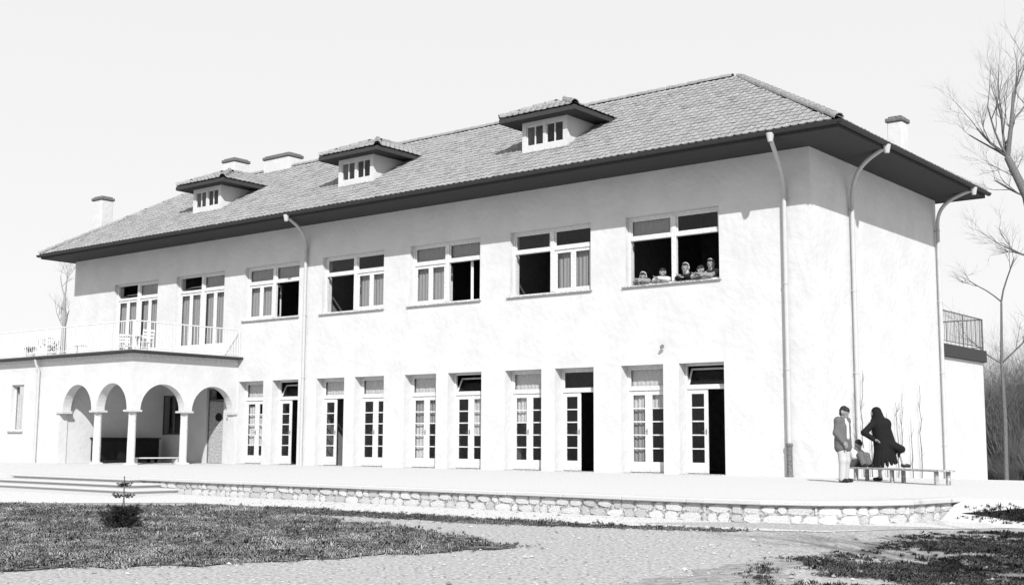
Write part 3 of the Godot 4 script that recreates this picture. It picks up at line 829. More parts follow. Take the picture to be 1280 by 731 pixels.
func build_ground() -> void:
	# wide ground
	var st := S()
	var xs := []; var zs := []
	var v := -60.0
	while v < 60.0: xs.append(v); zs.append(v); v += 2.0
	xs.append_array([60.0, 120.0, 300.0]); zs.append_array([60.0, 120.0, 300.0])
	for e in [-120.0, -300.0]: xs.push_front(e); zs.push_front(e)
	for i in xs.size() - 1:
		for j in zs.size() - 1:
			var q := []
			for c in [[i, j], [i + 1, j], [i + 1, j + 1], [i, j + 1]]: q.append(Vector3(xs[c[0]], gy(xs[c[0]], zs[c[1]]), zs[c[1]]))
			quad(st, q[0], q[1], q[2], q[3], Vector3.UP)
	structure(obj("ground", st, M["drive"]))
	# footpath along the terrace wall
	structure(sheet("footpath", rough_outline([Vector2(-20.0, 12.05), Vector2(-10.0, 12.02), Vector2(3.9, 12.02), Vector2(5.9, 11.3), Vector2(6.5, 8.95), Vector2(14.0, 7.5), Vector2(14.0, 9.6), Vector2(7.6, 10.6), Vector2(6.0, 12.7), Vector2(4.3, 13.2), Vector2(-2.0, 13.35), Vector2(-6.0, 13.5), Vector2(-9.0, 15.2), Vector2(-20.0, 15.6)], 0.4, 0.05, 3), M["footpath"], 0.006))
	# terrace
	st = S()
	var edge := terrace_edge()
	var rows := [12.0, 11.9, 11.6, 11.1, 10.4, 8.9]
	var z := 8.0
	while z > -16.0: rows.append(z); z -= 1.0
	var reach := func(zz: float) -> float:
		if zz < 8.9: return 22.0
		for i in range(1, edge.size() - 1):
			if zz <= edge[i].y + 1e-4 and zz >= edge[i + 1].y - 1e-4:
				return lerpf(edge[i].x, edge[i + 1].x, (edge[i].y - zz) / maxf(edge[i].y - edge[i + 1].y, 1e-4))
		return edge[1].x
	for i in rows.size() - 1:
		var a: float = rows[i]; var b: float = rows[i + 1]
		var ra: float = reach.call(a); var rb: float = reach.call(b)
		if b < 8.9: ra = 22.0; rb = 22.0
		quad(st, Vector3(-40, ty(a), a), Vector3(ra, ty(a), a), Vector3(rb, ty(b), b), Vector3(-40, ty(b), b), Vector3.UP)
	quad(st, Vector3(-40, TY, 12.0), Vector3(-9.6, TY, 12.0), Vector3(-9.6, -0.3, 12.0), Vector3(-40, -0.3, 12.0), Vector3(0, 0, 1))
	quad(st, Vector3(6.4, TY, 8.9), Vector3(22, TY, 8.9), Vector3(22, -0.05, 9.9), Vector3(6.4, -0.05, 9.9), Vector3(0, 1, 0.4).normalized())
	structure(obj("terrace", st, M["terrace"]))
	# retaining wall of rubble stones with a coping
	var rw := thing("retaining_wall", "low rubble stone wall with pale coping along the terrace edge", "stone wall")
	st = S()
	for i in edge.size() - 1:
		var a := Vector3(edge[i].x, 0, edge[i].y); var b := Vector3(edge[i + 1].x, 0, edge[i + 1].y)
		var n := (b - a).cross(Vector3.UP).normalized(); n = -n if n.dot(Vector3(0.3, 0, 1)) < 0 else n
		quad(st, a + Vector3(0, -0.1, 0), b + Vector3(0, -0.1, 0), b + Vector3(0, 0.26, 0), a + Vector3(0, 0.26, 0), n)
	obj("mortar_bed", st, M["mortar"], rw)
	var meshes := []
	for k in 10:
		var s := S()
		var p := []
		var m := 7
		for i in m:
			var a := TAU * i / m + rng.randf_range(-0.2, 0.2)
			var c := Vector2(cos(a), sin(a)); c /= maxf(absf(c.x), absf(c.y)) * rng.randf_range(1.0, 1.18)
			p.append(c * 0.5)
		for i in m:
			var a: Vector2 = p[i]; var b: Vector2 = p[(i + 1) % m]
			var A := Vector3(a.x, a.y, 0); var B := Vector3(b.x, b.y, 0)
			var A2 := Vector3(a.x * 0.84, a.y * 0.8, 1); var B2 := Vector3(b.x * 0.84, b.y * 0.8, 1)
			quad(s, A, B, B2, A2, Vector3((a.x + b.x), (a.y + b.y), 0.9).normalized())
			tri(s, A2, B2, Vector3(0.05, 0.03, 1.2), Vector3((a.x + b.x) * 0.3, (a.y + b.y) * 0.3, 1).normalized())
		meshes.append(s.commit())
	for i in edge.size() - 1:
		var a := Vector3(edge[i].x, 0, edge[i].y); var b := Vector3(edge[i + 1].x, 0, edge[i + 1].y)
		var d := (b - a).normalized(); var L := a.distance_to(b)
		var n := d.cross(Vector3.UP); n = -n if n.dot(Vector3(0.3, 0, 1)) < 0 else n
		for row in 2:
			var u := 0.0
			while u < L - 0.05:
				var w := minf(rng.randf_range(0.12, 0.40), L - u)
				var h := 0.135 + rng.randf_range(-0.02, 0.02)
				inst("stone", meshes[rng.randi() % 10], M["stone%d" % (rng.randi() % 5)], rw, Transform3D(Basis(d * (w - 0.015), Vector3.UP * h, n * rng.randf_range(0.012, 0.032)), a + d * (u + w / 2) + Vector3.UP * (0.05 + row * 0.135)))
				u += w
		var u2 := 0.0
		while u2 < L - 0.01:
			var w := minf(1.1, L - u2)
			var s := S()
			var lap := 0.03 if L < 2.0 else -0.004
			bx(s, Vector3(-lap, 0.245 + rng.randf_range(0, 0.004), -0.30), Vector3(w + lap, TY + 0.012 + rng.randf_range(0, 0.006), 0.085), 0.012)
			inst("coping_slab", s.commit(), M["coping"], rw, Transform3D(Basis(d, Vector3.UP, n), a + d * u2) if d.cross(Vector3.UP).dot(n) > 0 else Transform3D(Basis(d, Vector3.UP, n), a + d * u2))
			u2 += w
	# steps
	var sp := thing("garden_steps", "broad flight of three low pale steps up to the terrace", "steps", Vector3(-11.8, 0, 12.0))
	for i in 3:
		var s := S(); bx(s, Vector3(-2.4 - 0.3 * i, -0.2, 0.004), Vector3(2.2 + 0.6 * i, TY - 0.052 - 0.09 * i, 0.36 * (i + 1)))
		bx(s, Vector3(-2.45 - 0.3 * i, TY - 0.05 - 0.09 * i, 0.003), Vector3(2.25 + 0.6 * i, TY - 0.004 - 0.09 * i, 0.36 * (i + 1) + 0.05), 0.012)
		obj("step", s, M["coping"], sp)

func blade_mesh(n: int, h: float, spread: float, sd: int) -> Mesh:
	var r := RandomNumberGenerator.new(); r.seed = sd
	var st := S()
	for i in n:
		var a := r.randf() * TAU
		var o := Vector3(cos(a), 0, sin(a)) * r.randf() * spread
		var lean := Vector3(r.randf_range(-0.6, 0.6), 0, r.randf_range(-0.6, 0.6)) * h
		var side := Vector3(cos(a + 1.3), 0, sin(a + 1.3)) * 0.006
		var hh := h * r.randf_range(0.5, 1.0)
		var mid := o + lean * 0.35 + Vector3.UP * hh * 0.6
		var tip := o + lean + Vector3.UP * hh
		var nn := (Vector3.UP * 0.8 + lean.normalized() * 0.3).normalized()
		quad(st, o - side, o + side, mid + side * 0.7, mid - side * 0.7, nn)
		tri(st, mid - side * 0.7, mid + side * 0.7, tip, nn)
	return st.commit()

func grass(called: String, label: String, outline: Array, density: float, h: float, lo: float, hi: float, sd: int, patchy := 0.0, soil := true, on_bank := false, earth := "soil") -> void:
	var root := Node3D.new(); root.name = numbered(called); add_child(root)
	tag(root, label, "grass"); stuff(root)
	var pts := PackedVector2Array(outline)
	if soil:
		var st := S()
		var tris := Geometry2D.triangulate_polygon(pts)
		for i in range(0, tris.size(), 3):
			var v := []
			for k in 3:
				var p := pts[tris[i + k]]; v.append(Vector3(p.x, (bank(p.x, p.y) if on_bank else gy(p.x, p.y)) + 0.011, p.y))
			tri(st, v[0], v[1], v[2], Vector3.UP)
		stuff(obj("turf", st, M[earth], root))
	var r := RandomNumberGenerator.new(); r.seed = sd
	var n := FastNoiseLite.new(); n.seed = sd; n.frequency = 0.55; n.fractal_octaves = 4
	var n2 := FastNoiseLite.new(); n2.seed = sd + 5; n2.frequency = 2.2; n2.fractal_octaves = 2
	var box := Rect2(pts[0], Vector2.ZERO)
	for p in pts: box = box.expand(p)
	box = box.grow(0.3)
	var spots := []; var cols := []
	for i in int(box.get_area() * density):
		var p := Vector2(box.position.x + r.randf() * box.size.x, box.position.y + r.randf() * box.size.y)
		if not Geometry2D.is_point_in_polygon(p + Vector2(r.randfn(0.0, 0.13), r.randfn(0.0, 0.13)), pts): continue
		var t := n.get_noise_2d(p.x, p.y * 1.6) + 0.5 * n2.get_noise_2d(p.x, p.y)
		if t < patchy + r.randf_range(-0.28, 0.28): continue
		var s := r.randf_range(0.35, 1.0) + (0.6 if r.randf() < 0.05 else 0.0)
		spots.append(Transform3D(Basis(Vector3.UP, r.randf() * TAU).scaled(Vector3(s, s * r.randf_range(0.6, 1.3), s)), Vector3(p.x, (bank(p.x, p.y) if on_bank else gy(p.x, p.y)) + 0.008, p.y)))
		var g := clampf(lerpf(lo, hi, 0.5 + t * 0.9 + r.randf_range(-0.3, 0.3)), lo * 0.7, hi * 1.2)
		cols.append(Color(g, g, g))
	for k in 3:
		var mm := MultiMesh.new()
		mm.transform_format = MultiMesh.TRANSFORM_3D; mm.use_colors = true
		mm.mesh = blade_mesh(9, h, 0.045, sd + k)
		var idx := range(k, spots.size(), 3)
		mm.instance_count = idx.size()
		for i in idx.size():
			mm.set_instance_transform(i, spots[idx[i]]); mm.set_instance_color(i, cols[idx[i]])
		var o := MultiMeshInstance3D.new(); o.name = "blades"; o.multimesh = mm; o.material_override = M["grass"]
		root.add_child(o, true); stuff(o)

# ---------------------------------------------------------------- plants
func grow(st: SurfaceTool, r: RandomNumberGenerator, p: Vector3, d: Vector3, L: float, rad: float, depth: int, droop: float, spread: float, tips: Array) -> void:
	var pts := [p]; var rs := [rad]
	var n := 4 if depth > 1 else 3
	var q := p; var dd := d
	for i in n:
		dd = (dd + Vector3(r.randf_range(-1, 1), r.randf_range(-0.6, 1.0), r.randf_range(-1, 1)) * 0.16 + Vector3.UP * droop).normalized()
		q = q + dd * L / n
		pts.append(q); rs.append(rad * lerpf(1.0, 0.55, float(i + 1) / n))
	tube(st, pts, rs, 7 if rad > 0.06 else (5 if rad > 0.02 else 3), false)
	if depth == 0:
		tips.append(q); return
	var kids := 2 + (r.randi() % 3) + (1 if depth <= 2 else 0)
	for k in kids:
		var t := r.randf_range(0.35, 1.0) if k > 0 else 1.0
		var j := clampi(int(t * n), 1, n)
		var a := r.randf() * TAU
		var x := dd.cross(Vector3(0.3, 0.9, 0.2)).normalized(); var y := dd.cross(x)
		var nd := (dd + (x * cos(a) + y * sin(a)) * spread * r.randf_range(0.5, 1.2)).normalized()
		grow(st, r, pts[j], nd, L * r.randf_range(0.55, 0.82), rs[j] * r.randf_range(0.5, 0.75), depth - 1, droop, spread, tips)

func bare_tree(called: String, label: String, pts: Array, radii: Array, limbs: Array, m: Material, depth: int, sd: int, group := "") -> void:
	var base: Vector3 = pts[0]
	var t := thing(called, label, "tree", base, 0.0, group)
	var r := RandomNumberGenerator.new(); r.seed = sd
	var lp := []
	for p in pts: lp.append(p - base)
	var st := S(); tube(st, lp, radii, 9); obj("trunk", st, m, t)
	var tips := []
	for l in limbs:
		var s := S()
		grow(s, r, lp[l[0]], (l[1] as Vector3).normalized(), l[2], l[3], depth, l[4], 0.75, tips)
		obj("limb", s, m, t)

func bush(label: String, at: Vector3, h: float, w: float, sd: int, m: Material, group: String, n := 26) -> Node3D:
	var t := thing("bush", label, "bush", at, 0.0, group)
	var r := RandomNumberGenerator.new(); r.seed = sd
	var st := S(); var tips := []
	for i in n:
		var a := r.randf() * TAU
		grow(st, r, Vector3(cos(a), 0, sin(a)) * r.randf() * w * 0.3, Vector3(cos(a) * w / h, 1.3, sin(a) * w / h).normalized(), h * r.randf_range(0.3, 0.5), 0.025, 3, 0.02, 0.8, tips)
	obj("twigs", st, m, t)
	return t

# a conifer shrub: needle sprays on whorled branches
func conifer(called: String, label: String, at: Vector3, h: float, w: float, sd: int, leader := true, ragged := 0.35) -> void:
	var t := thing(called, label, "shrub", at)
	var r := RandomNumberGenerator.new(); r.seed = sd
	var st := S(); tube(st, [Vector3(0, -0.05, 0), Vector3(0.01, h * 0.6, 0), Vector3(0, h * (1.75 if leader else 1.0), 0)], [0.03, 0.015, 0.006], 6); obj("stem", st, M["bark"], t)
	var cr := S()
	var tiers := []
	for i in 6: tiers.append([h * 0.75 * i / 6.0, w * r.randf_range(0.75, 1.1) * (1.0 - 0.04 * i), 11])
	tiers.append([h * 1.08, w * 0.62, 6]); tiers.append([h * 1.45, w * 0.34, 5])
	for i in tiers.size():
		var k: int = tiers[i][2]
		for j in k:
			var a := TAU * j / k + i * 0.7 + r.randf_range(-0.25, 0.25)
			var L: float = tiers[i][1] * r.randf_range(1.0 - ragged, 1.0 + ragged)
			var d := Vector3(cos(a), r.randf_range(-0.05, 0.28) if i < 6 else r.randf_range(0.0, 0.12), sin(a)).normalized()
			var p := Vector3(0, tiers[i][0], 0)
			for s in 16:
				var q := p + d * L * (s + 1) / 16.0 + Vector3.UP * 0.02 * sin(s)
				for e in (6 if i < 6 else 4):
					var n := (d + Vector3(r.randf_range(-1, 1), r.randf_range(-0.7, 1), r.randf_range(-1, 1)) * (0.9 if i < 6 else 0.6)).normalized()
					var side := n.cross(Vector3(r.randf_range(-1, 1), r.randf_range(-1, 1), r.randf_range(-1, 1))).normalized() * 0.006
					tri(cr, q - side, q + side, q + n * (r.randf_range(0.04, 0.08) if i < 6 else r.randf_range(0.02, 0.045)), n.cross(side).normalized())
	if leader:
		for s in 12:
			var q := Vector3(0, h * (1.35 + 0.4 * s / 12.0), 0)
			for e in 4:
				var n := Vector3(r.randf_range(-1, 1), r.randf_range(-0.2, 1), r.randf_range(-1, 1)).normalized()
				var side := n.cross(Vector3.UP).normalized() * 0.006
				tri(cr, q - side, q + side, q + n * 0.03, Vector3.UP)
	obj("crown", cr, M["needle"], t)

# ---------------------------------------------------------------- people
# bones [a, b, ra, rb] joined by a smooth minimum and meshed as surface nets
func skin_mesh(st: SurfaceTool, bones: Array, cell: float, k: float, xf := Transform3D()) -> void:
	var lo := Vector3.ONE * 1e9; var hi := -lo
	for b in bones:
		var m: float = maxf(b[2], b[3]) + k + cell * 2
		lo = lo.min((b[0] as Vector3).min(b[1]) - Vector3.ONE * m); hi = hi.max((b[0] as Vector3).max(b[1]) + Vector3.ONE * m)
	var nx := int((hi.x - lo.x) / cell) + 2; var ny := int((hi.y - lo.y) / cell) + 2; var nz := int((hi.z - lo.z) / cell) + 2
	var f := PackedFloat32Array(); f.resize(nx * ny * nz); f.fill(1.0)
	for b in bones:
		var a: Vector3 = b[0]; var c: Vector3 = b[1]; var ra: float = b[2]; var rb: float = b[3]
		var m := maxf(ra, rb) + k + cell * 1.5
		var l := ((a.min(c) - Vector3.ONE * m - lo) / cell).floor(); var h := ((a.max(c) + Vector3.ONE * m - lo) / cell).ceil()
		var ac := c - a; var inv := 1.0 / maxf(ac.length_squared(), 1e-9)
		for z in range(maxi(0, int(l.z)), mini(nz, int(h.z) + 1)):
			for y in range(maxi(0, int(l.y)), mini(ny, int(h.y) + 1)):
				var i0 := (z * ny + y) * nx
				for x in range(maxi(0, int(l.x)), mini(nx, int(h.x) + 1)):
					var p := lo + Vector3(x, y, z) * cell
					var t := clampf((p - a).dot(ac) * inv, 0.0, 1.0)
					var d := (p - a - ac * t).length() - lerpf(ra, rb, t)
					var e := f[i0 + x]
					var hh := maxf(k - absf(d - e), 0.0) / k
					f[i0 + x] = minf(d, e) - hh * hh * k * 0.25
	var vid := {}
	var pos := []; var nor := []
	for z in nz - 1:
		for y in ny - 1:
			for x in nx - 1:
				var i := (z * ny + y) * nx + x
				var g := [f[i], f[i + 1], f[i + nx], f[i + nx + 1], f[i + nx * ny], f[i + nx * ny + 1], f[i + nx * ny + nx], f[i + nx * ny + nx + 1]]
				var neg := 0
				for q in g: if q < 0.0: neg += 1
				if neg == 0 or neg == 8: continue
				var s := Vector3.ZERO; var cnt := 0
				for e in [[0, 1], [2, 3], [4, 5], [6, 7], [0, 2], [1, 3], [4, 6], [5, 7], [0, 4], [1, 5], [2, 6], [3, 7]]:
					var u: float = g[e[0]]; var v: float = g[e[1]]
					if (u < 0.0) != (v < 0.0):
						var t := u / (u - v)
						var A := Vector3(e[0] & 1, (e[0] >> 1) & 1, e[0] >> 2); var B := Vector3(e[1] & 1, (e[1] >> 1) & 1, e[1] >> 2)
						s += A.lerp(B, t); cnt += 1
				vid[i] = pos.size()
				pos.append(xf * (lo + (Vector3(x, y, z) + s / cnt) * cell))
				nor.append((xf.basis * Vector3(g[1] + g[3] + g[5] + g[7] - g[0] - g[2] - g[4] - g[6], g[2] + g[3] + g[6] + g[7] - g[0] - g[1] - g[4] - g[5], g[4] + g[5] + g[6] + g[7] - g[0] - g[1] - g[2] - g[3])).normalized())
	var str := [1, nx, nx * ny]
	for i in vid:
		for ax in 3:
			if (f[i] < 0.0) == (f[i + str[ax]] < 0.0): continue
			var s1: int = str[(ax + 1) % 3]; var s2: int = str[(ax + 2) % 3]
			var q := [i, i - s1, i - s1 - s2, i - s2]
			var ok := true
			for w in q: if not vid.has(w): ok = false
			if not ok: continue
			var id := []
			for w in q: id.append(vid[w])
			var n: Vector3 = nor[id[0]]
			var o := [0, 1, 2, 0, 2, 3]
			if (pos[id[1]] - pos[id[0]]).cross(pos[id[2]] - pos[id[0]]).dot(n) > 0.0: o = [0, 2, 1, 0, 3, 2]
			for j in o:
				st.set_normal(nor[id[j]]); st.add_vertex(pos[id[j]])

func head_bones(c: Vector3, b: Basis) -> Array:
	var o := []
	for e in [[Vector3(0, 0.035, -0.02), Vector3(0, 0.03, 0.015), 0.088, 0.078], [Vector3(0, -0.03, 0.03), Vector3(0, -0.085, 0.05), 0.062, 0.032], [Vector3(0, 0.012, 0.088), Vector3(0, -0.025, 0.108), 0.010, 0.015], [Vector3(-0.028, -0.065, 0.077), Vector3(0.028, -0.065, 0.077), 0.009, 0.009], [Vector3(-0.05, 0.03, 0.07), Vector3(0.05, 0.03, 0.07), 0.014, 0.014], [Vector3(-0.083, 0.005, -0.005), Vector3(-0.086, -0.03, 0.0), 0.017, 0.010], [Vector3(0.083, 0.005, -0.005), Vector3(0.086, -0.03, 0.0), 0.017, 0.010]]:
		o.append([c + b * e[0], c + b * e[1], e[2], e[3]])
	return o

func hand_bones(w: Vector3, d: Vector3, side: Vector3, curl := 0.5) -> Array:
	d = d.normalized(); side = (side - d * side.dot(d)).normalized()
	var n := d.cross(side)
	var o := [[w, w + d * 0.075, 0.026, 0.030], [w + side * 0.018, w + d * 0.075 + side * 0.026, 0.02, 0.018], [w - side * 0.018, w + d * 0.075 - side * 0.026, 0.02, 0.018]]
	for i in 4:
		var b := w + d * 0.085 + side * (0.033 - 0.022 * i)
		var L: float = [0.034, 0.040, 0.037, 0.029][i]
		var d1 := (d + n * curl * 0.5).normalized(); var d2 := (d + n * curl * 1.4).normalized()
		o.append([b, b + d1 * L, 0.0095, 0.009]); o.append([b + d1 * L, b + d1 * L + d2 * L * 0.9, 0.009, 0.0075])
	var tb := w + d * 0.03 + side * 0.03
	o.append([tb, tb + (d + side * 0.9).normalized() * 0.04, 0.012, 0.010]); o.append([tb + (d + side * 0.9).normalized() * 0.04, tb + (d + side * 0.9).normalized() * 0.04 + (d + side * 0.2 + n * curl * 0.5).normalized() * 0.032, 0.010, 0.008])
	return o

func chain(p: Array, r: Array) -> Array:
	var o := []
	for i in p.size() - 1: o.append([p[i], p[i + 1], r[i], r[i + 1]])
	return o

func swell(b: Array, by: float) -> Array:
	var o := []
	for e in b: o.append([e[0], e[1], e[2] + by, e[3] + by])
	return o

# J: joints in metres, local (facing +z): hip, chest, neck, head, and per side shoulder, elbow, wrist, knee, ankle, toe
func figure(t: Node3D, J: Dictionary, look: Basis, wear: Dictionary) -> void:
	var st := S()
	var trunk := []
	var hipv: Vector3 = J["hip"]; var chest: Vector3 = J["chest"]; var neck: Vector3 = J["neck"]
	for s in [-1.0, 1.0]:
		trunk.append([hipv + Vector3(s * 0.07, 0, 0), chest + Vector3(s * 0.075, 0, 0), 0.105, 0.11])
	trunk.append([J["sl"], J["sr"], 0.062, 0.062])
	var arms := chain([J["sl"], J["el"], J["wl"]], [0.052, 0.042, 0.030]); arms.append_array(chain([J["sr"], J["er"], J["wr"]], [0.052, 0.042, 0.030]))
	var legs := []
	for s in ["l", "r"]:
		if J.has("k" + s):
			var h: Vector3 = hipv + Vector3(-0.085 if s == "l" else 0.085, -0.02, 0)
			legs.append_array(chain([h, J["k" + s], J["a" + s]], [0.088, 0.058, 0.040]))
			legs.append([J["a" + s] + Vector3(0, -0.02, 0), J["t" + s], 0.042, 0.030])
	var body := trunk.duplicate(); body.append_array(arms); body.append_array(legs); body.append([chest + Vector3(0, 0.1, 0), J["head"] + look * Vector3(0, -0.05, -0.01), 0.058, 0.050])
	skin_mesh(st, body, 0.022, 0.05)
	skin_mesh(st, head_bones(J["head"], look), 0.0085, 0.022)
	for s in ["l", "r"]:
		var fore: Vector3 = (J["w" + s] - J["e" + s]).normalized()
		skin_mesh(st, hand_bones(J["w" + s], J.get("h" + s, fore), J.get("n" + s, Vector3(0, 0, 1)), 0.6), 0.0075, 0.012)
	obj("body", st, M["skin"], t)
	if wear.has("top"):
		var b := swell(trunk, 0.022); b.append_array(swell(arms, 0.018))
		b.append([chest + Vector3(0, 0.10, 0), neck, 0.075, 0.062])
		if wear.get("long", 0.0) > 0.0:
			for s in [-1.0, 1.0]: b.append([hipv + Vector3(s * 0.075, 0, 0), hipv + Vector3(s * 0.085, -wear["long"], 0.0), 0.128, 0.135])
		st = S(); skin_mesh(st, b, 0.02, 0.05); obj(wear.get("top_name", "jacket"), st, wear["top"], t)
	if wear.has("shirt"):
		st = S(); skin_mesh(st, [[chest + Vector3(0, 0.07, 0.085), chest + Vector3(0, -0.22, 0.10), 0.06, 0.055], [neck + Vector3(0, -0.03, 0.02), neck + Vector3(0, 0.02, 0.0), 0.065, 0.06]], 0.012, 0.03); obj("shirt", st, wear["shirt"], t)
	if wear.has("legs") and legs.size() > 0:
		var b := []
		for i in legs.size(): if i % 3 != 2: b.append([legs[i][0], legs[i][1], legs[i][2] + 0.022, maxf(legs[i][3] + 0.025, 0.075)])
		b.append([hipv + Vector3(-0.07, 0.02, 0), hipv + Vector3(0.07, 0.02, 0), 0.12, 0.12])
		st = S(); skin_mesh(st, b, 0.02, 0.04); obj("trousers", st, wear["legs"], t)
	if wear.has("shoes"):
		for i in legs.size():
			if i % 3 == 2:
				st = S(); skin_mesh(st, [[legs[i][0] + Vector3(0, -0.015, -0.03), legs[i][1], 0.052, 0.040]], 0.012, 0.02); obj("shoe", st, wear["shoes"], t)
	var hc: Vector3 = J["head"]
	if wear.has("hair"):
		st = S(); skin_mesh(st, [[hc + look * Vector3(0, 0.055, -0.03), hc + look * Vector3(0, 0.06, 0.02), 0.088, 0.076], [hc + look * Vector3(0, 0.0, -0.05), hc + look * Vector3(0, -0.04, -0.055), 0.072, 0.055]], 0.010, 0.03); obj("hair", st, wear["hair"], t)
	st = S()
	for e in [-0.032, 0.032]: lathe(st, hc + look * Vector3(e, 0.006, 0.074), [Vector2(0.0, -0.012), Vector2(0.014, -0.006), Vector2(0.016, 0.0), Vector2(0.014, 0.006), Vector2(0.0, 0.012)], 8)
	obj("eyes", st, M["hair"], t)
	st = S(); tube(st, [hc + look * Vector3(-0.022, -0.064, 0.084), hc + look * Vector3(0.0, -0.066, 0.088), hc + look * Vector3(0.022, -0.064, 0.084)], 0.004, 5); obj("mouth", st, M["grey_cloth"], t)
	if wear.has("cap"):
		st = S(); skin_mesh(st, [[hc + look * Vector3(0, 0.065, -0.045), hc + look * Vector3(0, 0.075, -0.01), 0.093, 0.080], [hc + look * Vector3(-0.06, 0.0, -0.045), hc + look * Vector3(0.06, 0.0, -0.045), 0.048, 0.048], [hc + look * Vector3(0, 0.0, -0.06), hc + look * Vector3(0, -0.10, -0.07), 0.085, 0.08]], 0.010, 0.03); obj("headscarf", st, wear["cap"], t)

func tilt(yaw: float, nod: float) -> Basis:
	return Basis(Vector3.UP, deg_to_rad(yaw)) * Basis(Vector3.RIGHT, deg_to_rad(nod))

func leaner(label: String, x: float, s: float, look: Basis, wear: Dictionary, dz := 0.0) -> void:
	var t := thing("person", label, "person", Vector3(x, 4.03, -0.60 + dz), 0.0, "people leaning out of the upper window")
	var J := {"hip": Vector3(0, 0.9 * s, -0.12), "chest": Vector3(0, 1.2 * s, 0.10), "neck": Vector3(0, 1.38 * s, 0.24), "head": Vector3(0, 1.50 * s, 0.40),
		"sl": Vector3(-0.16, 1.33 * s, 0.20), "sr": Vector3(0.16, 1.33 * s, 0.20), "el": Vector3(-0.21, 1.37, 0.46 - dz), "er": Vector3(0.21, 1.37, 0.46 - dz), "wl": Vector3(-0.03, 1.372, 0.60 - dz), "wr": Vector3(0.02, 1.40, 0.64 - dz),
		"kl": Vector3(-0.09, 0.48 * s, -0.10), "kr": Vector3(0.09, 0.48 * s, -0.10), "al": Vector3(-0.09, 0.09, -0.16), "ar": Vector3(0.09, 0.09, -0.16), "tl": Vector3(-0.10, 0.045, -0.02), "tr": Vector3(0.10, 0.045, -0.02)}
	figure(t, J, look, wear)

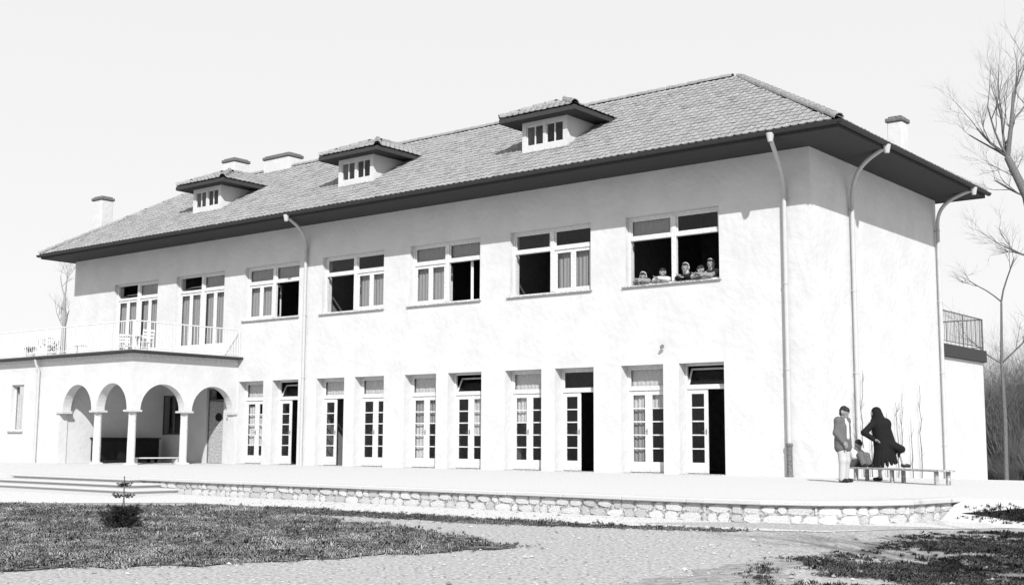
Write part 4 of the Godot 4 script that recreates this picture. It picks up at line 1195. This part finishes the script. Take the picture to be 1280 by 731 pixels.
func build_people() -> void:
	leaner("person in white headscarf and grey blouse at the open upper window", -4.98, 1.0, tilt(25, 4), {"top": M["mid_cloth"], "top_name": "blouse", "legs": M["mid_cloth"], "shoes": M["shoe"], "cap": M["white_cloth"], "hair": M["hair"]})
	leaner("dark-haired person in bright white blouse leaning upright on the window sill", -4.36, 1.04, tilt(10, 6), {"top": M["white_cloth"], "top_name": "blouse", "legs": M["mid_cloth"], "shoes": M["shoe"], "hair": M["hair"]})
	leaner("person with white headscarf and black dress at the open upper window", -3.66, 1.09, tilt(20, 0), {"top": M["black_cloth"], "top_name": "dress", "legs": M["mid_cloth"], "shoes": M["shoe"], "cap": M["white_cloth"], "hair": M["hair"]})
	leaner("dark-haired person in pale blouse bending low over the window sill", -3.2, 1.02, tilt(-10, 14), {"top": M["pale_cloth"], "top_name": "blouse", "legs": M["mid_cloth"], "shoes": M["shoe"], "hair": M["hair"]})
	leaner("tallest person at the open window, pale cap and grey dress", -3.08, 1.15, tilt(15, 0), {"top": M["mid_cloth"], "top_name": "dress", "legs": M["mid_cloth"], "shoes": M["shoe"], "cap": M["white_cloth"], "hair": M["hair"]}, -0.30)
	# man standing on the terrace
	var t := thing("person", "standing man in grey jacket and pale trousers beside the bench", "person", Vector3(2.0, TY, 3.0), deg_to_rad(82))
	var s := 0.925
	var J := {"hip": Vector3(0, 0.92, -0.01), "chest": Vector3(0, 1.24, -0.01), "neck": Vector3(0, 1.43, 0.01), "head": Vector3(0, 1.56, 0.05),
		"sl": Vector3(-0.175, 1.38, -0.01), "sr": Vector3(0.175, 1.38, -0.01), "el": Vector3(-0.24, 1.10, -0.03), "er": Vector3(0.24, 1.10, -0.05), "wl": Vector3(-0.21, 0.90, 0.13), "wr": Vector3(0.21, 0.86, 0.02),
		"kl": Vector3(-0.10, 0.49, 0.04), "kr": Vector3(0.10, 0.49, 0.0), "al": Vector3(-0.11, 0.09, 0.02), "ar": Vector3(0.12, 0.09, -0.05), "tl": Vector3(-0.13, 0.045, 0.17), "tr": Vector3(0.15, 0.045, 0.09)}
	for k in J: J[k] = J[k] * s
	figure(t, J, tilt(0, 22), {"top": M["grey_cloth"], "shirt": M["white_cloth"], "legs": M["pale_cloth"], "shoes": M["shoe"], "hair": M["hair"], "long": 0.12})
	# bench
	var L := Vector3(1.5, TY, 1.35); var R := Vector3(4.2, TY, 3.15)
	var d := (R - L).normalized()
	var yaw := atan2(-d.z, d.x)
	var b := thing("low_bench", "long low pale wooden bench standing on the terrace", "bench", (L + R) / 2, yaw)
	var hl := L.distance_to(R) / 2
	for z in [-0.135, 0.0, 0.135]:
		var st := S(); bx(st, Vector3(-hl, 0.26, z - 0.062), Vector3(hl, 0.295, z + 0.062), 0.006); obj("seat_plank", st, M["wood"], b)
	for x in [-hl + 0.3, 0.0, hl - 0.15]:
		for z in [-0.14, 0.14]:
			var st := S(); bx(st, Vector3(x - 0.035, 0, z - 0.035), Vector3(x + 0.035, 0.258, z + 0.035), 0.005); obj("leg", st, M["wood"], b)
	# child sitting sideways on the bench, knees drawn up
	t = thing("person", "small dark-haired child in white sitting on the bench, knees up", "person", L + d * 0.10 + Vector3(0, 0.295, 0), yaw + PI / 2)
	t.scale = Vector3.ONE * 0.86
	J = {"hip": Vector3(0, 0.095, 0.0), "chest": Vector3(0, 0.33, 0.05), "neck": Vector3(0, 0.46, 0.09), "head": Vector3(0, 0.56, 0.13),
		"sl": Vector3(-0.12, 0.41, 0.07), "sr": Vector3(0.12, 0.41, 0.07), "el": Vector3(-0.16, 0.26, 0.17), "er": Vector3(0.16, 0.26, 0.17), "wl": Vector3(-0.09, 0.24, 0.33), "wr": Vector3(0.09, 0.26, 0.33),
		"kl": Vector3(-0.08, 0.31, 0.33), "kr": Vector3(0.08, 0.29, 0.35), "al": Vector3(-0.08, 0.09, 0.46), "ar": Vector3(0.08, 0.09, 0.48), "tl": Vector3(-0.09, 0.045, 0.58), "tr": Vector3(0.09, 0.045, 0.60)}
	figure(t, J, tilt(0, 30), {"top": M["white_cloth"], "top_name": "blouse", "legs": M["grey_cloth"], "shoes": M["shoe"], "hair": M["hair"]})
	# person in the black cloak behind the bench; local x runs along the picture
	t = thing("person", "person in long black cloak and hood with elbow out behind the bench", "person", L + d * 0.80 + Vector3(0.0, 0, -0.26), deg_to_rad(38.9))
	t.scale = Vector3.ONE * 0.93
	var st := S()
	var lk := tilt(-120, 25)
	var hc := Vector3(-0.06, 1.55, 0)
	skin_mesh(st, head_bones(hc, lk), 0.0085, 0.022)
	skin_mesh(st, [[hc + Vector3(0, -0.06, 0), Vector3(0.03, 1.3, 0), 0.05, 0.06], [Vector3(0.03, 1.3, 0), Vector3(0.08, 0.85, 0), 0.11, 0.12]] + chain([Vector3(0.04, 0.85, 0), Vector3(0.0, 0.46, 0.03), Vector3(0.02, 0.09, 0)], [0.085, 0.055, 0.04]) + chain([Vector3(0.16, 0.85, 0), Vector3(0.48, 0.72, 0.16), Vector3(0.52, 0.41, 0.17)], [0.085, 0.058, 0.04]) + [[Vector3(0.02, 0.07, 0), Vector3(-0.1, 0.045, -0.03), 0.04, 0.03], [Vector3(0.52, 0.39, 0.17), Vector3(0.60, 0.362, 0.2), 0.04, 0.03]] + chain([Vector3(-0.13, 1.33, 0.05), Vector3(-0.37, 1.12, 0.12), Vector3(-0.15, 0.96, 0.16)], [0.05, 0.042, 0.03]), 0.022, 0.05)
	skin_mesh(st, hand_bones(Vector3(-0.15, 0.96, 0.16), Vector3(1, -0.4, 0), Vector3(0, 0.3, 1), 0.6), 0.0075, 0.012)
	obj("body", st, M["skin"], t)
	st = S()
	var cb := [[hc + Vector3(0.03, 0.06, 0.0), hc + Vector3(0.07, -0.12, 0.01), 0.118, 0.145], [Vector3(-0.04, 1.36, 0), Vector3(0.16, 1.32, 0), 0.14, 0.15], [Vector3(0.02, 1.3, 0), Vector3(0.06, 0.8, 0), 0.18, 0.17], [Vector3(0.12, 1.25, -0.02), Vector3(0.25, 0.8, -0.02), 0.17, 0.17], [Vector3(0.16, 1.1, 0.0), Vector3(0.30, 0.72, 0.0), 0.15, 0.14]]
	for i in 16:
		var a := TAU * i / 16
		cb.append([Vector3(0.12, 0.95, 0) + Vector3(cos(a) * 0.12, 0, sin(a) * 0.08), Vector3(0.13 + cos(a) * 0.27, 0.37 + 0.07 * cos(a), sin(a) * 0.20), 0.075, 0.035])
	cb.append_array(chain([Vector3(0.22, 0.86, 0.05), Vector3(0.48, 0.74, 0.16)], [0.13, 0.085]))
	cb.append([Vector3(0.47, 0.74, 0.16), Vector3(0.44, 0.60, 0.15), 0.085, 0.05])
	cb.append_array(chain([Vector3(-0.10, 1.35, 0.04), Vector3(-0.37, 1.12, 0.12), Vector3(-0.17, 0.97, 0.16)], [0.085, 0.07, 0.055]))
	skin_mesh(st, cb, 0.016, 0.03)
	obj("cloak", st, M["black_cloth"], t)
	st = S(); skin_mesh(st, [[Vector3(0.02, 0.055, 0), Vector3(-0.11, 0.045, -0.04), 0.05, 0.04]], 0.012, 0.02); obj("shoe", st, M["shoe"], t)
	st = S(); skin_mesh(st, [[Vector3(0.50, 0.372, 0.165), Vector3(0.63, 0.362, 0.21), 0.05, 0.04]], 0.012, 0.02); obj("shoe", st, M["shoe"], t)
	st = S(); skin_mesh(st, chain([Vector3(0.48, 0.62, 0.16), Vector3(0.52, 0.41, 0.17)], [0.066, 0.05]) + chain([Vector3(0.02, 0.45, 0.02), Vector3(0.02, 0.1, 0)], [0.066, 0.05]), 0.016, 0.02); obj("stockings", st, M["white_cloth"], t)

func garden_chair(label: String, at: Vector3, turn: float) -> void:
	var c := thing("garden_chair", label, "chair", at, turn, "white chairs on the balcony")
	var m: Material = M["trim"]
	for x in [-0.2, 0.2]:
		for z in [-0.2, 0.2]:
			var st := S(); tube(st, [Vector3(x * 1.1, 0, z * 1.1), Vector3(x, 0.44, z)], 0.018, 6); obj("leg", st, m, c)
		var s2 := S(); tube(s2, [Vector3(x, 0.44, -0.2), Vector3(x, 0.88, -0.28)], 0.018, 6); obj("back_post", s2, m, c)
	for i in 4:
		var st := S(); bx(st, Vector3(-0.22, 0.44, -0.21 + i * 0.107), Vector3(0.22, 0.462, -0.12 + i * 0.107), 0.004); obj("seat_slat", st, m, c)
	for i in 3:
		var st := S(); bx(st, Vector3(-0.22, 0.56 + i * 0.12, -0.25 - i * 0.022), Vector3(0.22, 0.64 + i * 0.12, -0.23 - i * 0.022), 0.004); obj("back_slat", st, m, c)

func pot(label: String, at: Vector3, h: float, sd: int) -> void:
	var p := thing("potted_plant", label, "plant", at)
	var st := S(); lathe(st, Vector3.ZERO, [Vector2(0.0, 0.0), Vector2(0.11, 0.0), Vector2(0.16, 0.26), Vector2(0.175, 0.26), Vector2(0.175, 0.30), Vector2(0.14, 0.30), Vector2(0.13, 0.26), Vector2(0.0, 0.26)], 14); obj("pot", st, M["stone2"], p)
	var r := RandomNumberGenerator.new(); r.seed = sd
	st = S()
	for i in 120:
		var a := r.randf() * TAU
		var d := Vector3(cos(a) * 0.7, r.randf_range(0.3, 1.4), sin(a) * 0.7).normalized()
		var q := Vector3(0, 0.28, 0) + d * h * r.randf_range(0.2, 1.0)
		var u := d.cross(Vector3(r.randf_range(-1, 1), r.randf_range(-1, 1), r.randf_range(-1, 1))).normalized()
		var e := d.cross(u)
		quad(st, q - u * 0.022, q + e * 0.05, q + u * 0.022, q - e * 0.05, d)
	obj("leaves", st, M["needle"], p)

func build_objects() -> void:
	# porch: sideboard and low white bench
	var sb := thing("sideboard", "long dark wooden sideboard against the end wall inside the arched porch", "sideboard", Vector3(-25.68, TY, 1.75), PI / 2)
	var st := S(); bx(st, Vector3(-1.22, 0.1, -0.28), Vector3(1.22, 0.84, 0.26), 0.01); obj("carcass", st, M["dark_wood"], sb)
	st = S(); bx(st, Vector3(-1.27, 0.842, -0.30), Vector3(1.27, 0.885, 0.31), 0.01); obj("top", st, M["dark_wood"], sb)
	for i in 4:
		st = S(); bx(st, Vector3(-1.18 + i * 0.595, 0.14, 0.262), Vector3(-0.61 + i * 0.595, 0.80, 0.28), 0.008); obj("door_panel", st, M["dark_wood"], sb)
	for x in [-1.15, 1.15]:
		for z in [-0.22, 0.2]:
			st = S(); bx(st, Vector3(x - 0.04, 0, z - 0.04), Vector3(x + 0.04, 0.098, z + 0.04)); obj("foot", st, M["dark_wood"], sb)
	var pb := thing("porch_bench", "low white plank bench between the porch columns", "bench", Vector3(-22.45, TY, 2.75), PI / 2)
	st = S(); bx(st, Vector3(-0.95, 0.19, -0.14), Vector3(0.95, 0.23, 0.14), 0.008); obj("seat", st, M["trim"], pb)
	for x in [-0.8, 0.8]:
		st = S(); bx(st, Vector3(x - 0.04, 0, -0.12), Vector3(x + 0.04, 0.188, 0.12), 0.006); obj("leg", st, M["trim"], pb)
	# balcony furniture
	var by := 4.012
	var tb := thing("balcony_table", "small round white table on the balcony before the glazed doors", "table", Vector3(-24.6, by, 2.2))
	st = S(); lathe(st, Vector3.ZERO, [Vector2(0.0, 0.70), Vector2(0.44, 0.70), Vector2(0.45, 0.715), Vector2(0.44, 0.73), Vector2(0.0, 0.73)], 24); obj("table_top", st, M["trim"], tb)
	st = S(); lathe(st, Vector3.ZERO, [Vector2(0.035, 0.06), Vector2(0.03, 0.5), Vector2(0.06, 0.698)], 10); obj("stem", st, M["trim"], tb)
	st = S(); lathe(st, Vector3.ZERO, [Vector2(0.0, 0.0), Vector2(0.24, 0.0), Vector2(0.22, 0.03), Vector2(0.05, 0.06), Vector2(0.0, 0.06)], 16); obj("foot", st, M["trim"], tb)
	garden_chair("white slatted garden chair drawn up to the round balcony table", Vector3(-25.5, by, 2.0), 1.4)
	garden_chair("white slatted garden chair drawn up to the round balcony table", Vector3(-23.7, by, 2.5), -1.7)
	garden_chair("white slatted garden chair alone beside the balcony railing corner", Vector3(-27.0, by, 3.0), 0.4)
	pot("small dark potted plant on the balcony beside its larger twin", Vector3(-29.9, by, 3.2), 0.3, 5)
	pot("taller dark potted plant on the balcony floor", Vector3(-29.0, by, 2.9), 0.65, 6)
	# bare climbing stems on the side wall
	var cp := thing("climbing_plant", "bare thin climbing stems trained up the sunny end wall", "climber", Vector3(0.06, ty(-4.0) - 0.02, -4.0))
	var r := RandomNumberGenerator.new(); r.seed = 71
	for i in 9:
		var z := 2.0 - i * 0.55 + r.randf_range(-0.15, 0.15)
		var h := r.randf_range(1.2, 2.9)
		var pts := []; var rs := []
		for k in 9:
			pts.append(Vector3(0.02 + r.randf_range(0.0, 0.03), h * k / 8.0 + (ty(-4.0 + z) - ty(-4.0)) * (1.0 - k / 8.0), z + r.randf_range(-0.06, 0.06) * k / 4.0)); rs.append(lerpf(0.016, 0.005, k / 8.0))
		st = S(); tube(st, pts, rs, 5)
		for k in 7:
			var p: Vector3 = pts[2 + r.randi() % 6]
			tube(st, [p, p + Vector3(0.02, r.randf_range(0.1, 0.3), r.randf_range(-0.2, 0.2))], [0.006, 0.003], 4, false)
		obj("stem", st, M["bark"], cp)
	# shrub at the foot of the steps
	conifer("conifer_shrub", "small dark conifer with a thin leader on the lawn", Vector3(-2.52, gy(0, 17.2), 17.2), 0.42, 0.27, 21)
	# lawn and rough grass
	grass("lawn", "mottled grass lawn in front of the terrace steps", rough_outline([Vector2(-16.0, 15.6), Vector2(-8.7, 15.4), Vector2(-6.5, 14.7), Vector2(-4.6, 13.6), Vector2(-3.3, 13.9), Vector2(-2.9, 14.2), Vector2(0.2, 14.9), Vector2(2.0, 15.4), Vector2(3.8, 16.2), Vector2(3.3, 16.9), Vector2(2.9, 17.8), Vector2(2.4, 18.8), Vector2(1.4, 19.9), Vector2(0.4, 20.9), Vector2(-4.0, 24.0), Vector2(-16.0, 24.0)], 0.25, 0.35, 31), 750.0, 0.045, 0.06, 0.42, 41, -0.22)
	grass("grass_strip", "thin ragged strip of grass along the footpath", rough_outline([Vector2(-3.9, 13.5), Vector2(0.8, 13.45), Vector2(2.9, 13.3), Vector2(5.0, 13.0), Vector2(5.0, 13.2), Vector2(3.0, 13.65), Vector2(1.3, 13.95), Vector2(-3.1, 14.1)], 0.2, 0.15, 32), 700.0, 0.04, 0.06, 0.24, 42, -0.45)
	structure(sheet("bare_earth", rough_outline([Vector2(6.5, 16.6), Vector2(7.2, 14.2), Vector2(6.8, 13.0), Vector2(7.9, 11.3), Vector2(11.0, 10.7), Vector2(18.0, 10.4), Vector2(18.0, 24.0), Vector2(9.0, 21.0), Vector2(6.6, 18.6)], 0.2, 0.4, 35), M["dirt"], 0.005))
	grass("rough_grass", "dark patchy rough grass and weeds beside the gravel drive", rough_outline([Vector2(6.8, 15.9), Vector2(7.4, 14.4), Vector2(7.1, 12.8), Vector2(7.8, 11.4), Vector2(11.0, 10.6), Vector2(17.0, 10.0), Vector2(17.0, 22.0), Vector2(9.0, 20.0), Vector2(7.8, 18.0), Vector2(7.2, 16.8)], 0.25, 0.5, 33), 1200.0, 0.035, 0.02, 0.13, 43, -0.08, false)
	grass("bank_cover", "near-black mat of low tufts on the bank beyond the terrace's rounded end", rough_outline([Vector2(6.6, 9.45), Vector2(8.0, 9.05), Vector2(10.0, 8.85), Vector2(15.0, 8.8), Vector2(15.0, 10.4), Vector2(9.0, 9.95)], 0.3, 0.05, 34), 900.0, 0.055, 0.008, 0.04, 44, -1.0, true, true, "bank_black")

func build_litter() -> void:
	var r := RandomNumberGenerator.new(); r.seed = 88
	var st := S()
	for i in 5:
		var a := TAU * i / 5; var b := TAU * (i + 1) / 5
		var p := Vector3(cos(a), 0, sin(a)); var q := Vector3(cos(b), 0, sin(b))
		tri(st, p, q, Vector3(0.1, 0.8, 0.1), ((p + q) * 0.4 + Vector3.UP).normalized())
	var mm := MultiMesh.new(); mm.transform_format = MultiMesh.TRANSFORM_3D; mm.use_colors = true
	mm.mesh = st.commit(); mm.instance_count = 9000
	for i in 9000:
		var x := r.randf_range(-6.0, 12.0); var z := r.randf_range(12.2, 24.0)
		var s := r.randf_range(0.005, 0.014) * (2.2 if r.randf() < 0.03 else 1.0)
		mm.set_instance_transform(i, Transform3D(Basis(Vector3.UP, r.randf() * TAU).scaled(Vector3(s * 1.4, s, s)), Vector3(x, gy(x, z) + 0.008, z)))
		var g := r.randf_range(0.12, 0.5); mm.set_instance_color(i, Color(g, g, g))
	var o := MultiMeshInstance3D.new(); o.name = "gravel"; o.multimesh = mm; o.material_override = M["grass"]
	add_child(o); tag(o, "loose gravel scattered over the pale drive", "gravel"); stuff(o)

func build_trees() -> void:
	# big bare tree beyond the annex
	bare_tree("bare_tree", "tall bare tree with a forked leaning trunk behind the annex", [Vector3(0.3, -0.6, -20), Vector3(0.15, 4.0, -20), Vector3(-0.15, 8.0, -20), Vector3(-0.55, 10.4, -20), Vector3(-1.2, 12.0, -20)], [0.36, 0.28, 0.22, 0.18, 0.13],
		[[4, Vector3(-0.8, 1.1, 0.2), 1.7, 0.06, 0.03], [4, Vector3(0.15, 1, 0.1), 2.6, 0.10, 0.05], [4, Vector3(-0.55, 1.0, 0.3), 2.1, 0.05, 0.02], [4, Vector3(-1.0, 0.7, -0.1), 1.8, 0.045, 0.02], [4, Vector3(-0.15, 1.0, -0.2), 2.3, 0.06, 0.03], [3, Vector3(-0.6, 0.8, -0.3), 1.8, 0.05, 0.02], [4, Vector3(-0.4, 1.0, -0.3), 2.0, 0.06, 0.03], [3, Vector3(-1, 0.4, 0.3), 1.3, 0.045, 0.02], [3, Vector3(0.9, 0.9, 0), 3.2, 0.14, 0.03], [2, Vector3(-1.0, 0.25, 0.1), 1.4, 0.05, 0.02], [2, Vector3(1, 0.5, -0.4), 2.8, 0.10, 0.03]], M["bark"], 4, 101)
	bare_tree("bare_tree", "slender young bare tree growing beside the annex corner", [Vector3(-1.0, -0.6, -17.5), Vector3(-0.95, 2.0, -17.5), Vector3(-0.98, 4.0, -17.5), Vector3(-0.9, 6.2, -17.5)], [0.085, 0.075, 0.055, 0.035],
		[[3, Vector3(0.1, 1, 0), 1.6, 0.035, 0.03], [3, Vector3(-0.8, 0.6, 0), 1.4, 0.03, 0.0], [2, Vector3(0.9, 0.8, 0.2), 1.4, 0.035, 0.02], [2, Vector3(-1, 0.4, 0.2), 1.5, 0.03, 0.0], [1, Vector3(0.9, 0.9, 0.2), 1.0, 0.02, 0.02]], M["bark"], 3, 102)
	var r := RandomNumberGenerator.new(); r.seed = 7
	var kinds := []
	for i in 4:
		kinds.append(bush("dense leafless grey bush in the thicket behind the annex", Vector3(-6.0 + i * 2.2, 0, -22.0 - i), 3.6 + 0.7 * i, 1.9 + 0.15 * i, 200 + i, M["twig"], "bushes behind the annex", 46))
	for o in kinds: o.position.y = gy(o.position.x, o.position.z) - 0.05
	for i in 30:
		var c: Node3D = kinds[i % 4].duplicate(); c.name = numbered("bush"); add_child(c)
		var x := -13.0 + i * 0.75 + r.randf_range(-0.6, 0.6); var z := -20.0 - r.randf_range(0.0, 14.0)
		c.position = Vector3(x, gy(x, z) - 0.05, z); c.rotation.y = r.randf() * TAU; c.scale = Vector3.ONE * r.randf_range(0.7, 1.15)
	for i in 16:
		var c: Node3D = kinds[2 + i % 2].duplicate(); c.name = numbered("bush"); add_child(c)
		var x := -6.0 + i * 0.55 + r.randf_range(-0.4, 0.4); var z := -20.5 - r.randf_range(0.0, 6.0)
		c.position = Vector3(x, gy(x, z) - 0.05, z); c.rotation.y = r.randf() * TAU; c.scale = Vector3(1.1, r.randf_range(1.0, 1.25), 1.1)
	for i in 18:
		var c: Node3D = kinds[i % 3].duplicate(); c.name = numbered("bush"); add_child(c)
		var x := -6.0 + i * 0.5 + r.randf_range(-0.3, 0.3); var z := -19.0 - r.randf_range(0.0, 5.0)
		c.position = Vector3(x, gy(x, z) - 0.05, z); c.rotation.y = r.randf() * TAU; c.scale = Vector3.ONE * r.randf_range(0.35, 0.6)
		c.set_meta("label", "low leafless scrub bush at the foot of the thicket")
	# tree behind the wing on the left, overexposure put into its bark colour
	bare_tree("bare_tree", "distant bare tree behind the porch wing, bark coloured as if overexposed", [Vector3(-53.2, -0.4, -12), Vector3(-53.2, 4.0, -12), Vector3(-53.1, 7.6, -12), Vector3(-53.2, 9.5, -12)], [0.26, 0.2, 0.13, 0.08],
		[[3, Vector3(0.2, 1, 0), 1.5, 0.05, 0.03], [3, Vector3(-0.5, 1, 0.2), 1.4, 0.045, 0.03], [2, Vector3(0.6, 0.8, 0), 1.3, 0.05, 0.02], [2, Vector3(-0.7, 0.7, 0), 1.3, 0.05, 0.02], [1, Vector3(0.6, 0.9, 0), 1.6, 0.05, 0.02]], M["overexposed_bark"], 3, 103)
	# bare tree outside the picture whose shadow falls across the rough grass
	bare_tree("bare_tree", "spreading bare tree at the drive's edge casting dappled shade", [Vector3(15.2, -0.30, 20.6), Vector3(15.2, 2.0, 20.6), Vector3(15.1, 4.0, 20.6)], [0.36, 0.30, 0.25],
		[[2, Vector3(0.1, 1, 0.3), 2.4, 0.15, 0.03], [2, Vector3(-0.3, 1, -0.5), 2.2, 0.13, 0.03], [2, Vector3(0.6, 1, -0.3), 2.4, 0.13, 0.03], [2, Vector3(0.3, 1, 0), 2.6, 0.15, 0.03], [2, Vector3(-0.8, 0.8, 0.2), 2.6, 0.14, 0.02], [2, Vector3(0.5, 0.8, 0.8), 2.4, 0.13, 0.02], [2, Vector3(0.2, 0.7, -0.9), 2.4, 0.13, 0.02], [1, Vector3(-0.8, 0.5, -0.5), 2.0, 0.10, 0.02], [1, Vector3(0.8, 0.5, -0.3), 2.0, 0.10, 0.02]], M["bark"], 4, 104)

# ---------------------------------------------------------------- scene
func _ready() -> void:
	rng.seed = 20
	# camera
	var cam := Camera3D.new(); cam.name = "camera"
	cam.transform = Transform3D(Basis(Vector3(0.77868033, 0.00567498, -0.6273952), Vector3(0.07223888, 0.99249816, 0.09863544), Vector3(0.62324833, -0.1221278, 0.77242884)).orthonormalized(), Vector3(12.744, 1.0796, 27.3844))
	cam.fov = 26.915; cam.near = 0.1; cam.far = 1000.0
	add_child(cam); cam.current = true
	# sky and sun
	var we := WorldEnvironment.new(); we.name = "environment"
	var env := Environment.new()
	env.background_mode = Environment.BG_SKY
	var sm := ProceduralSkyMaterial.new()
	sm.sky_top_color = Color(0.78, 0.78, 0.78); sm.sky_horizon_color = Color(0.84, 0.84, 0.84); sm.sky_curve = 0.15
	sm.ground_horizon_color = Color(0.72, 0.72, 0.72); sm.ground_bottom_color = Color(0.5, 0.5, 0.5)
	sm.sun_angle_max = 0.0
	var sky := Sky.new(); sky.sky_material = sm
	env.sky = sky
	env.tonemap_mode = Environment.TONE_MAPPER_LINEAR
	env.tonemap_exposure = 1.5
	env.sdfgi_enabled = true; env.ssao_enabled = true; env.ssil_enabled = true
	we.environment = env; add_child(we)
	var sun := DirectionalLight3D.new(); sun.name = "sun"
	sun.light_energy = 1.28; sun.light_angular_distance = 0.5; sun.light_color = Color(1, 1, 1); sun.shadow_enabled = true
	var el := deg_to_rad(35.6); var az := deg_to_rad(45.0)
	sun.transform = Transform3D(Basis.looking_at(-Vector3(sin(az) * cos(el), sin(el), cos(az) * cos(el)), Vector3.UP), Vector3(20, 30, 20))
	add_child(sun)
	make_materials()
	build_ground()
	build_house()
	build_objects()
	build_litter()
	build_trees()
	build_people()
